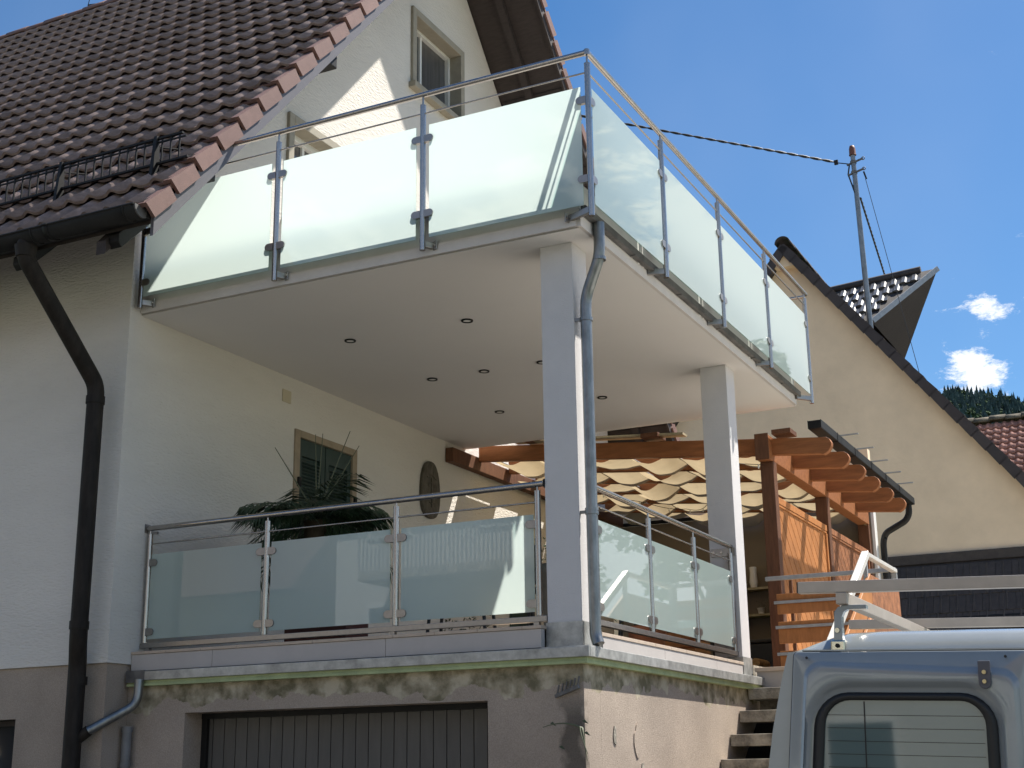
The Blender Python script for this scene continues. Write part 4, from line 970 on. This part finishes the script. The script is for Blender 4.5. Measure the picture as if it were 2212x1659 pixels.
# glossy interlocking tiles on the dormer slope
u_ = (P0-P1).normalized(); down = (E2-P1); down = (down-u_*down.dot(u_)).normalized(); nn = u_.cross(down).normalized()
if nn.z < 0: nn = -nn
rows_n, gl = 5, down.length
dtm = MB().prism([(0, 0, .02), (.0, 0, .045), (.035, 0, .06), (.10, 0, .06), (.13, 0, .035), (.20, 0, .035), (.20, 0, .01)], (0, .36, -.025)).mesh('dormer_tile', M['glaze'])
Mrot = Matrix((u_, -down, nn)).transposed()
slen = (E2-P1).dot(down)
for r_ in range(5):
    for c in range(14):
        off = .10+(r_+1)*.335; base = P1+u_*(c*.205+.03+(.08 if r_ % 2 else 0))+down*off+nn*.055
        # stay inside the slope: front barge line from P0 to E1
        t = off/slen; lim = (P0-P1).dot(u_)*(1-t)+(E1-P1).dot(u_)*t
        if (c+1)*.205+.03 > lim or off > slen+.1: continue
        o = bpy.data.objects.new('dormer_tile', dtm); COL.objects.link(o); o.parent = dor; mm = Mrot.to_4x4(); mm.translation = base; o.matrix_world = mm
# lean-to roof with large dark tiles in front of the beige gable
lt = thing('lean_to_roof', 'dark tiled lean-to roof below the beige gable, behind the van rack', 'roof', (0, 0, 0))
LYT, LZT = 15.97, 5.13
lang = R(58)
MB().prism([(-1.35, LYT, LZT-.15), (-1.35, LYT-.9, LZT-.15-.9*math.tan(lang)), (-1.35, LYT-.9, .2), (-1.35, LYT, .2)], (5.5, 0, 0)).build('base', M['slate'], lt)
MB().box(-1.37, 4.1, LYT-.05, LYT+.02, LZT-.17, LZT).build('cover_strip', M['slate'], lt, bevel=.01)
ltm = MB().box(.003, .255, 0, .66, 0, .02).prism([(.1, 0, .021), (.12, 0, .035), (.14, 0, .021)], (0, .66, 0)).mesh('lean_to_tile', M['slate'])
for r_ in range(3):
    for c in range(19):
        dz = .17+(.60, .90, 1.2)[r_]; dy = dz/math.tan(lang)
        o = inst(ltm, 'lean_to_tile', lt, (-1.33+c*.259+(.05 if r_ % 2 else 0), LYT-dy+.02-.03, LZT-dz-.02), (lang-.03, 0, rnd.uniform(-.006, .006)))
MB().tube([(-1.4, LYT-.70, 3.93), (4, LYT-.70, 3.93)], .06, 10).build('lean_to_gutter', M['black'], lt)

CABLE_END = (-10.547, 12.0, 14.995)
# service mast with cables
ms = thing('service_mast', 'galvanised roof mast with red cap, clamps and stay wire rising from the beige house', 'mast', (-1.262, 16.1, 9.2))
MB().tube([(0, 0, 0), (-.045, 0, 3.58)], [.052, .045], 14).build('pole', M['zincpipe'], ms)
MB().tube([(-.045, 0, 3.57), (-.045, 0, 3.60), (-.046, 0, 3.70), (-.046, 0, 3.76), (-.046, 0, 3.775)], [.07, .062, .06, .045, .015], 14).build('cap', M['clay'], ms)
for z in (3.42, 3.21): MB().bar((-.17, 0, z-.03), (.14, 0, z+.05), .03, .03).tube([(-.045, 0, z-.02), (-.045, 0, z+.03)], .06, 12).tube([(.14+.03*math.cos(a), 0, z+.05+.03*math.sin(a)) for a in [2*PI*i/8 for i in range(9)]], .008, 6).build('clamp', M['zincdark'], ms)
MB().box(-.40, -.33, -.02, .02, 3.45, 3.54).bar((-.34, 0, 3.48), (-.10, 0, 3.40), .015, .015).bar((.13, 0, 3.20), (.17, 0, 3.04), .03, .02, (0, 1, 0)).build('tensioner', M['black'], ms)
MB().tube([(-.12, 0, 3.4), (-.16, 0, 3.2), (-.11, 0, 3.0), (-.06, -.03, 2.8)], .015, 8).build('down_lead', M['cable'], ms)
def twisted(p, q, sag, r, name, label, n=120, tw=.028):
    p, q = Vector(p), Vector(q); t = thing(name, label, 'cable')
    ln = (q-p).length; N_st = 2
    for s_ in range(N_st):
        pts = []
        for i in range(n+1):
            u = i/n; c = p.lerp(q, u)-Vector((0, 0, sag*4*u*(1-u))); a = u*ln*14+s_*PI; pts.append(c+Vector((math.cos(a)*.3, math.cos(a), math.sin(a)))*tw*.5)
        MB().tube(pts, r, 6).build('strand', M['cable'], t)
    return t
twisted((-1.66, 16.1, 12.71), CABLE_END, .0, .014, 'overhead_cable', 'black twisted overhead cable running from the mast to the main house', 260)
twisted((-1.24, 16.14, 11.9), (-2.14, 24, 11.97), .0, .016, 'roof_cable', 'thick black cable slanting from the mast down behind the dormer')
o = MB().tube([(-1.11, 16.1, 12.25), (-.475, 16.05, 8.36)], .006, 6).build('stay_wire', M['cable']); tag(o, 'very thin stay wire slanting right of the mast over the dormer', 'wire')

# red roofed house far right
rh = thing('red_roof_house', 'distant house with old red clay tiles and mossy ridge at right edge', 'house', (0, 0, 0))
RYd, RZd, ex = 38.0, 12.55, 30
MB().prism([(-4.5, RYd, RZd-.1), (-4.5, RYd-4, RZd-.1-3.2), (-4.5, RYd+4, RZd-.1-3.2)], (14, 0, 0)).build('roof', M['slate'], rh)
MB().box(-4.3, 9.3, RYd-3.6, RYd+3.6, 0, 9.3).build('wall', M['beige'], rh)
ra = math.atan(.8)
rtm = tile_mesh(M['redtile'], 'clay_tile', w=.25, ln=.46, amp=.06, th=.03, lift=.05, n=6)
cnt = 0
for r_ in range(12):
    for c in range(26):
        s_ = .15+(r_+1)*.38; x = -3.9+c*.25
        o = inst(rtm, 'clay_tile', rh, (x, RYd-s_*math.cos(ra), RZd-.07-s_*math.sin(ra)), (ra, rnd.uniform(-.02, .02), rnd.uniform(-.02, .02))); cnt += 1
rr_ = ridge_mesh(M['mossy'], ln=.5, r=.2)
for k in range(26): inst(rr_, 'ridge_tile', rh, (9.0-k*.5, RYd, RZd-.05+(.03 if k % 2 else 0)))

# wooded hill
def ridge_h(x):
    if x < -175: return 309+9*math.sin((x+175)*.004)
    return max(120, 309-.0045*(x+175)**2) if x < 20 else 138
def hz(x, y):
    s = (y-480)/720
    return 0 if s <= 0 else (ridge_h(x)*s if s <= 1 else ridge_h(x)*max(0, 1-(s-1)*1.5))
hm = MB(); nx, ny = 140, 26; vs = []
for j in range(ny+1):
    for i in range(nx+1):
        x = -1500+3000*i/nx; y = 480+1200*j/ny; vs.append((x, y, hz(x, y)-.5+4*math.sin(x*.03)*math.sin(y*.025)*(1 if hz(x, y) > 5 else 0)))
hm.add(vs, [(j*(nx+1)+i, j*(nx+1)+i+1, (j+1)*(nx+1)+i+1, (j+1)*(nx+1)+i) for j in range(ny) for i in range(nx)], True)
M['forest'] = mat('haze tinted forest', (.055, .085, .080), .95, var=.6, vscale=.09, spec=.1)  # bluish, lightened colour stands in for distance haze
struct(hm, 'hill', M['forest'])
def conifer(mb, x, y, z, h, r):
    n = 7; L_ = 6
    for k in range(L_):
        t = k/L_; zb = z+h*(.12+.80*t); zt = zb+h*(.30-.08*t); rr = r*(1-t)**.85+.15; vs = [(x+rnd.uniform(-.1, .1), y, zt)]
        a0 = rnd.random()*6
        for i in range(n*2):
            a = a0+PI*i/n; q = rr*(1.0 if i % 2 else .55)*rnd.uniform(.75, 1.2); vs.append((x+q*math.cos(a), y+q*math.sin(a), zb-(.5 if i % 2 else -.3)*rr*.3))
        mb.add(vs, [(0, 1+i, 1+(i+1) % (2*n)) for i in range(2*n)])
def broadleaf(mb, x, y, z, h, r):
    for k in range(34):
        u = Vector((rnd.gauss(0, 1), rnd.gauss(0, 1), rnd.gauss(0, 1))).normalized(); p = Vector((x, y, z+h*.6))+Vector((u.x*r, u.y*r, u.z*h*.38)); s_ = r*.38
        a = Vector((rnd.uniform(-1, 1), rnd.uniform(-1, 1), rnd.uniform(-1, 1))).normalized()*s_; b = u.cross(a).normalized()*s_
        mb.add([p-a, p-b+u*s_*.3, p+a, p+b+u*s_*.3], [(0, 1, 2, 3)])
f1, f2 = MB(), MB()
for i in range(1500):
    x = rnd.uniform(-265, -55); y = rnd.uniform(1090, 1206); z = hz(x, y)-1
    if rnd.random() < .72: conifer(f1, x, y, z, rnd.uniform(12, 19), rnd.uniform(3.2, 4.8))
    else: broadleaf(f2, x, y, z, rnd.uniform(9, 14), rnd.uniform(3, 4.2))
M['forest2'] = mat('mixed forest', (.050, .080, .040), .95, var=.5, vscale=.12, spec=.1)
f1.build('conifer_wood', M['forest'], None, kind='stuff', label='dark conifer wood on the far hill')
f2.build('broadleaf_wood', M['forest2'], None, kind='stuff', label='lighter broadleaf trees mixed into the far wood')

# ------------------------------------------------------------------ van, seen from behind, leaning slightly on the cross slope
van = thing('parked_van', 'blue grey panel van seen from behind at the lower right', 'van', (2.93, -3.6, 0)); van.rotation_euler = (0, R(2.35), 0)
# local frame: x across (0 = seam between the rear doors), y forward, z up
HW = .80; ZT = 1.985
def ax(z):     # half width of the body at height z (sides lean in)
    return .86 if z < 1.0 else .86-.125*((z-1.0)/1.0)**2.4
def van_body():
    mb = MB(); zs = [.35, .6, .9, 1.2, 1.5, 1.7, 1.85, 1.945]
    prof = [(-ax(z), z) for z in zs]
    roofp = []
    # rain gutter notch then crowned roof
    a = ax(1.945)
    roofp = [(-a+.02, 1.950), (-a+.032, 1.958), (-a+.050, 1.966), (-a+.085, 1.984), (-a+.125, 1.999), (-a+.18, 2.013), (-.42, 2.019), (0, 2.020)]
    half = prof+roofp; full = half+[(-x, z) for x, z in reversed(half[:-1])]
    ysec = [(.0, 0, 1), (.03, .0, 1), (.10, .0, 1), (4.0, 0, 1), (4.4, -.04, .98), (4.75, -.35, .95)]
    n = len(full); vs = []
    for (y, dz, sc) in ysec:
        for (x, z) in full:
            zz = z
            if y == 0 and z > 1.948: zz = 1.948+(z-1.948)*.0; 
            if y == .03 and z > 1.948: zz = 1.948+(z-1.948)*.72
            vs.append((x*sc, y, zz+(dz if z > 1.0 else 0)))
    fs = []
    for i in range(len(ysec)-1):
        for k in range(n-1): fs.append((i*n+k, i*n+k+1, (i+1)*n+k+1, (i+1)*n+k))
    mb.add(vs, fs, True)
    mb.add([vs[k] for k in range((len(ysec)-1)*n, len(ysec)*n)], [tuple(range(n))])
    mb.add([vs[k] for k in range(0, n)], [tuple(range(n-1, -1, -1))])
    mb.add([(-.86, 4.75, .35), (.86, 4.75, .35), (.8, 5.3, .4), (-.8, 5.3, .4), (-.80, 4.75, 1.2), (.80, 4.75, 1.2), (.72, 5.28, .95), (-.72, 5.28, .95)], [(4, 5, 6, 7), (3, 2, 6, 7), (0, 4, 7, 3), (1, 2, 6, 5)])
    return mb
vb = van_body().build('body', M['van'], van)
MB().box(-.80, .80, .05, 4.7, .30, .36).build('underbody', M['black'], van)
for (x, y) in ((-.76, 1.0), (.76, 1.0), (-.76, 4.1), (.76, 4.1)):
    w = MB().tube([(x-.10, y, .33), (x+.10, y, .33)], .33, 24).build('wheel', M['rubber'], van); MB().tube([(x-.105, y, .33), (x+.105, y, .33)], .20, 18).build('rim', M['alu'], w)
def rrect(x0, x1, z0, z1, r, n=7):
    pts = []
    for cx, cz, a0 in ((x1-r, z1-r, 0), (x0+r, z1-r, PI/2), (x0+r, z0+r, PI), (x1-r, z0+r, 1.5*PI)):
        for i in range(n+1):
            a = a0+PI/2*i/n; pts.append((cx+r*math.cos(a), cz+r*math.sin(a)))
    return pts
def loft(loops, smooth=True):
    """loops: lists of 3-D points of equal length joined as bands"""
    mb = MB(); n = len(loops[0]); vs = [p for l in loops for p in l]; fs = []
    for i in range(len(loops)-1):
        for k in range(n): fs.append((i*n+k, i*n+(k+1) % n, (i+1)*n+(k+1) % n, (i+1)*n+k))
    return mb.add(vs, fs, smooth)
def rear_door(sx):
    """pressed door: outer skin, raised field, deep rounded recess round the window"""
    x0, x1 = -.70, -.008
    # outer outline follows the leaning side
    def lean(x, z): return x-(.10*max(0, (1.945-z))**.9*.75 if x < -.4 else 0)
    def L_(pts, y): return [((lean(x, z))*sx, y, z) for x, z in pts]
    outer = rrect(-.725, -.004, .42, 1.945, .012)
    o1 = rrect(-.685, -.035, .46, 1.914, .055)
    o2 = rrect(-.672, -.048, .474, 1.900, .05)
    r1 = rrect(-.672, -.080, 1.17, 1.850, .13)
    r2 = rrect(-.655, -.096, 1.19, 1.828, .115)
    w1_ = rrect(-.645, -.104, 1.20, 1.818, .105)
    def notch(pts): return [(x, z-(.026*min(1, max(0, (x+.185)/.03)) if z > 1.80 else 0)) for x, z in pts]
    o1, o2 = notch(o1), notch(o2)
    def mid(p, q, t): return [(a+(c-a)*t, b+(d-b)*t) for (a, b), (c, d) in zip(p, q)]
    lp = [L_(outer, -.004), L_(outer, -.018), L_(mid(outer, o1, .08), -.020), L_(mid(outer, o1, .9), -.020), L_(o1, -.022), L_(mid(o1, o2, .5), -.033), L_(o2, -.036), L_(mid(o2, r1, .15), -.0372), L_(mid(o2, r1, .85), -.0375), L_(r1, -.035), L_(mid(r1, r2, .6), -.022), L_(r2, -.016), L_(w1_, -.015)]
    gap = loft([L_(rrect(-.731, .0, .414, 1.9475, .014), -.0035), L_(rrect(-.722, -.008, .424, 1.940, .012), -.0035)], False)
    if sx < 0: lp = [list(reversed(l)) for l in lp]
    d = loft(lp).build('rear_door', M['van'], van)
    gap.build('door_gap', M['rubber'], d)
    sealo, seali = rrect(-.645, -.104, 1.20, 1.818, .105), rrect(-.612, -.138, 1.235, 1.794, .075)
    loft([L_(sealo, -.014), L_(sealo, -.022), L_(seali, -.024), L_(seali, -.012)]).build('window_seal', M['rubber'], d)
    gpts = L_(rrect(-.63, -.118, 1.215, 1.808, .09), -.014)
    MB().prism(gpts, (0, .004, 0)).build('rear_window', M['vanglass'], d)
    hw_ = MB()
    for k in range(11): z = 1.748-.040*k; hw_.box(sx*(-.625), sx*(-.145), -.0152, -.0146, z-.0008, z+.0008)
    hw_.box(sx*(-.505)-.002, sx*(-.505)+.002, -.0156, -.0147, 1.235, 1.79)
    hw_.build('heating_wires', M['rubber'], d)
    return d
dl = rear_door(1); dr2 = rear_door(-1); dl['label'] = 'left rear door with heated window and black catch'; dr2['label'] = 'right rear door, mostly outside the picture'
# step down in the pressed edge, catch, bolts, plugs
cat_ = MB().prism([(-.148, -.052, 1.912), (-.112, -.052, 1.912), (-.112, -.052, 1.85)]+[(-.130+.018*math.cos(a), -.052, 1.846+.018*math.sin(a)) for a in [-PI*i/8 for i in range(9)]]+[(-.148, -.052, 1.85)], (0, .008, 0)).build('door_catch', M['barge'], van, bevel=.002)
for z in (1.878, 1.850): MB().tube([(-.130, -.060, z), (-.130, -.052, z)], .0065, 8).build('bolt', M['brass'], cat_)
for x in (-.680, -.068): MB().tube([(x, -.034, 1.926), (x, -.030, 1.926)], .0045, 10).build('door_plug', M['rubber'], van)
MB().box(-.70, -.004, -.012, .02, 1.9485, 1.953).build('rain_gutter', M['van'], van)
MB().box(.004, .70, -.012, .02, 1.9485, 1.953).build('rain_gutter', M['van'], van)
MB().box(-.85, .85, -.10, -.0, .38, .56).build('rear_bumper', M['black'], van, bevel=.02)
for sx in (-1, 1): MB().box(sx*.84-.02, sx*.84+.02, -.02, .05, .75, 1.05).build('tail_light', mat('red lamp lens', (.35, .02, .01), .2), van, bevel=.008)
# roof rack
rk = thing('roof_rack', 'square tube aluminium rack clamped on the roof of the van', 'roof rack', (2.922, -3.6, 0)); rk.rotation_euler = (0, R(2.35), 0)
MB().box(-.698, .85, -.02, .018, 2.136, 2.173).build('rear_crossbar', M['alu'], rk, bevel=.002)
MB().box(-.7015, -.6985, -.02, .018, 2.137, 2.172).build('end_plug', M['rubber'], rk)
MB().box(-.85, .85, 1.32, 1.358, 2.136, 2.173).build('front_crossbar', M['alu'], rk, bevel=.002)
for sx in (-1, 1):
    x = sx*.556; MB().box(x-.018, x+.018, -.0195, 3.4, 2.098, 2.1355).build('side_bar', M['alu'], rk, bevel=.002)
    for y in (0, 2.2):
        ft = MB().prism([(x-.034, y, 1.98), (x-.005, y, 1.98), (x-.005, y, 2.06), (x+.002, y, 2.076), (x+.015, y, 2.083), (x+.075, y, 2.083), (x+.075, y, 2.0965), (x-.0, y, 2.0965), (x-.018, y, 2.09), (x-.029, y, 2.075)] if sx < 0 else
                   [(x+.034, y, 1.98), (x+.005, y, 1.98), (x+.005, y, 2.06), (x-.002, y, 2.076), (x-.015, y, 2.083), (x-.075, y, 2.083), (x-.075, y, 2.0965), (x+.0, y, 2.0965), (x+.018, y, 2.09), (x+.029, y, 2.075)], (0, .03, 0)).build('rack_foot', M['van'], rk, bevel=.002)
        q = x-.020*(-sx) if sx > 0 else x-.020
        MB().tube([(q, y-.008, 2.015), (q, y, 2.015)], [.008, .009], 12).build('bolt', M['chrome'], ft)
        MB().box(q-.024, q+.024, y-.006, y+.034, 1.945, 1.985).build('gutter_clamp', M['chrome'], ft, bevel=.006)
        MB().tube([(q, y-.013, 1.966), (q, y-.006, 1.966)], .007, 10).build('clamp_screw', M['black'], ft)
        MB().tube([(q-.045, y+.014, 1.952), (q+.045, y+.014, 1.952)], .006, 8).build('clamp_rod', M['black'], ft)

# ------------------------------------------------------------------ what the glass mirrors: houses and trees across the road and to the side
def far_house(x0, x1, y0, y1, h, rid, label, mw, ax_='x'):
    t = thing('opposite_house', label, 'house', (0, 0, 0))
    MB().box(x0, x1, y0, y1, 0, h).build('wall', mw, t)
    ym = (y0+y1)/2; MB().prism([(x0-.5, y0-.6, h-.4), (x0-.5, y1+.6, h-.4), (x0-.5, ym, h+rid)], (x1-x0+1, 0, 0)).build('roof', M['darkroof'], t)
    n = int((x1-x0)//2.6)
    for fl_ in range(3):
        for k in range(n):
            xc = x0+(k+.5)*(x1-x0)/n; zb = 1.0+2.9*fl_
            if zb+1.4 > h: continue
            w = MB().box(xc-.5, xc+.5, y1+.005, y1+.02, zb, zb+1.3).build('window', M['glass'], t)
            MB().box(xc-.56, xc-.5, y1+.001, y1+.05, zb-.05, zb+1.36).box(xc+.5, xc+.56, y1+.001, y1+.05, zb-.05, zb+1.36).box(xc-.5, xc+.5, y1+.001, y1+.05, zb+1.3, zb+1.36).box(xc-.5, xc+.5, y1+.001, y1+.06, zb-.05, zb).build('frame', M['white'], w)
    return t
h1 = far_house(-14, -5.5, -26, -17.5, 8.4, 3.4, 'white opposite house with balcony, mirrored in the lower glass', M['lightwall'])
MB().box(-12.5, -8, -17.49, -16.1, 5.6, 5.8).build('balcony_slab', M['concrete'], h1)
bb_ = MB()
for k in range(46): bb_.box(-12.5+k*.1, -12.47+k*.1, -16.13, -16.1, 5.8, 6.75)
bb_.box(-12.5, -8, -16.14, -16.09, 6.75, 6.8); bb_.build('balcony_bars', M['greymetal'], h1, kind='stuff')
h2 = far_house(-31, -17.5, -30, -20.5, 6.6, 4.5, 'long opposite house farther left, mirrored in the lower glass', M['beige'])
h3 = far_house(-3, 9, -30, -21, 6.0, 3.8, 'opposite house behind the photographer', M['lightwall'])
def leafy_tree(x, y, h, r, label, nleaf=5200, seed=1):
    rr = random.Random(seed); t = thing('leafy_tree', label, 'tree', (x, y, 0)); tr = MB(); tr.tube([(0, 0, 0), (.1, 0, h*.3), (0, .1, h*.6), (.1, 0, h*.9)], [.22*r/3, .17*r/3, .10*r/3, .03], 10)
    cl = []
    for i in range(60):
        a = rr.uniform(0, 2*PI); e = rr.uniform(-.35, 1.1); q = r*rr.uniform(.45, .92); c = Vector((q*math.cos(a)*math.cos(e), q*math.sin(a)*math.cos(e), h*.62+q*math.sin(e)*h*.36/r)); cl.append((c, rr.uniform(.14, .28)*r)); tr.tube([(0, 0, h*rr.uniform(.25, .5)), c*.5+Vector((0, 0, h*.25)), c], [.07, .05, .02], 5)
    tr.build('trunk', M['bark'], t)
    mb = MB(); ls = .11
    for i in range(nleaf):
        c, q = cl[rr.randrange(len(cl))]; u = Vector((rr.gauss(0, 1), rr.gauss(0, 1), rr.gauss(0, 1))).normalized(); p = c+u*q*rr.uniform(.6, 1.0)
        a = Vector((rr.uniform(-1, 1), rr.uniform(-1, 1), rr.uniform(-.6, .6))).normalized()*ls*rr.uniform(.7, 1.4); b = u.cross(a).normalized()*ls*.7
        mb.add([p-a, p-b, p+a, p+b], [(0, 1, 2, 3)])
    mb.build('crown', M['leaf'], t); return t
leafy_tree(5.3, 21, 11.3, 2.7, 'leafy tree right of the frame, mirrored in the last upper glass panel', 15000, 3)
leafy_tree(9.5, 19, 9.0, 2.3, 'smaller leafy tree right of the frame behind the van', 5000, 5)
leafy_tree(-19, -13.5, 6.5, 2.6, 'round leafy tree across the road, mirrored in the lower left glass', 6000, 8)

# a bird high in the sky
bd = thing('bird', 'tiny dark bird high in the blue sky near the top edge', 'bird', (-.1, 60, 38.6))
MB().tube([(-.22, 0, 0), (-.1, 0, .03), (.05, 0, .03), (.2, 0, 0)], [.01, .06, .06, .02], 8).build('body', M['black'], bd)
for s_ in (-1, 1): MB().add([(-.08, 0, .03), (.08, 0, .03), (.02, s_*.35, .10), (-.10, s_*.62, .02), (-.12, s_*.3, .08)], [(0, 1, 2, 3, 4)]).build('wing', M['black'], bd)

# put every thing's Empty at the middle of its base
bpy.context.view_layer.update()
for t in [o for o in COL.objects if o.type == 'EMPTY' and o.parent is None and o.get('category') and o.location.length < 1e-6]:
    pts = []
    def gather(o):
        if o.type == 'MESH': pts.extend(o.matrix_world @ Vector(c) for c in o.bound_box)
        for c in o.children: gather(c)
    gather(t)
    if not pts: continue
    xs, ys, zs = zip(*[(p.x, p.y, p.z) for p in pts])
    b = Vector(((min(xs)+max(xs))/2, (min(ys)+max(ys))/2, min(zs))); t.location = b
    for c in t.children: c.matrix_parent_inverse = Matrix.Translation(-b)
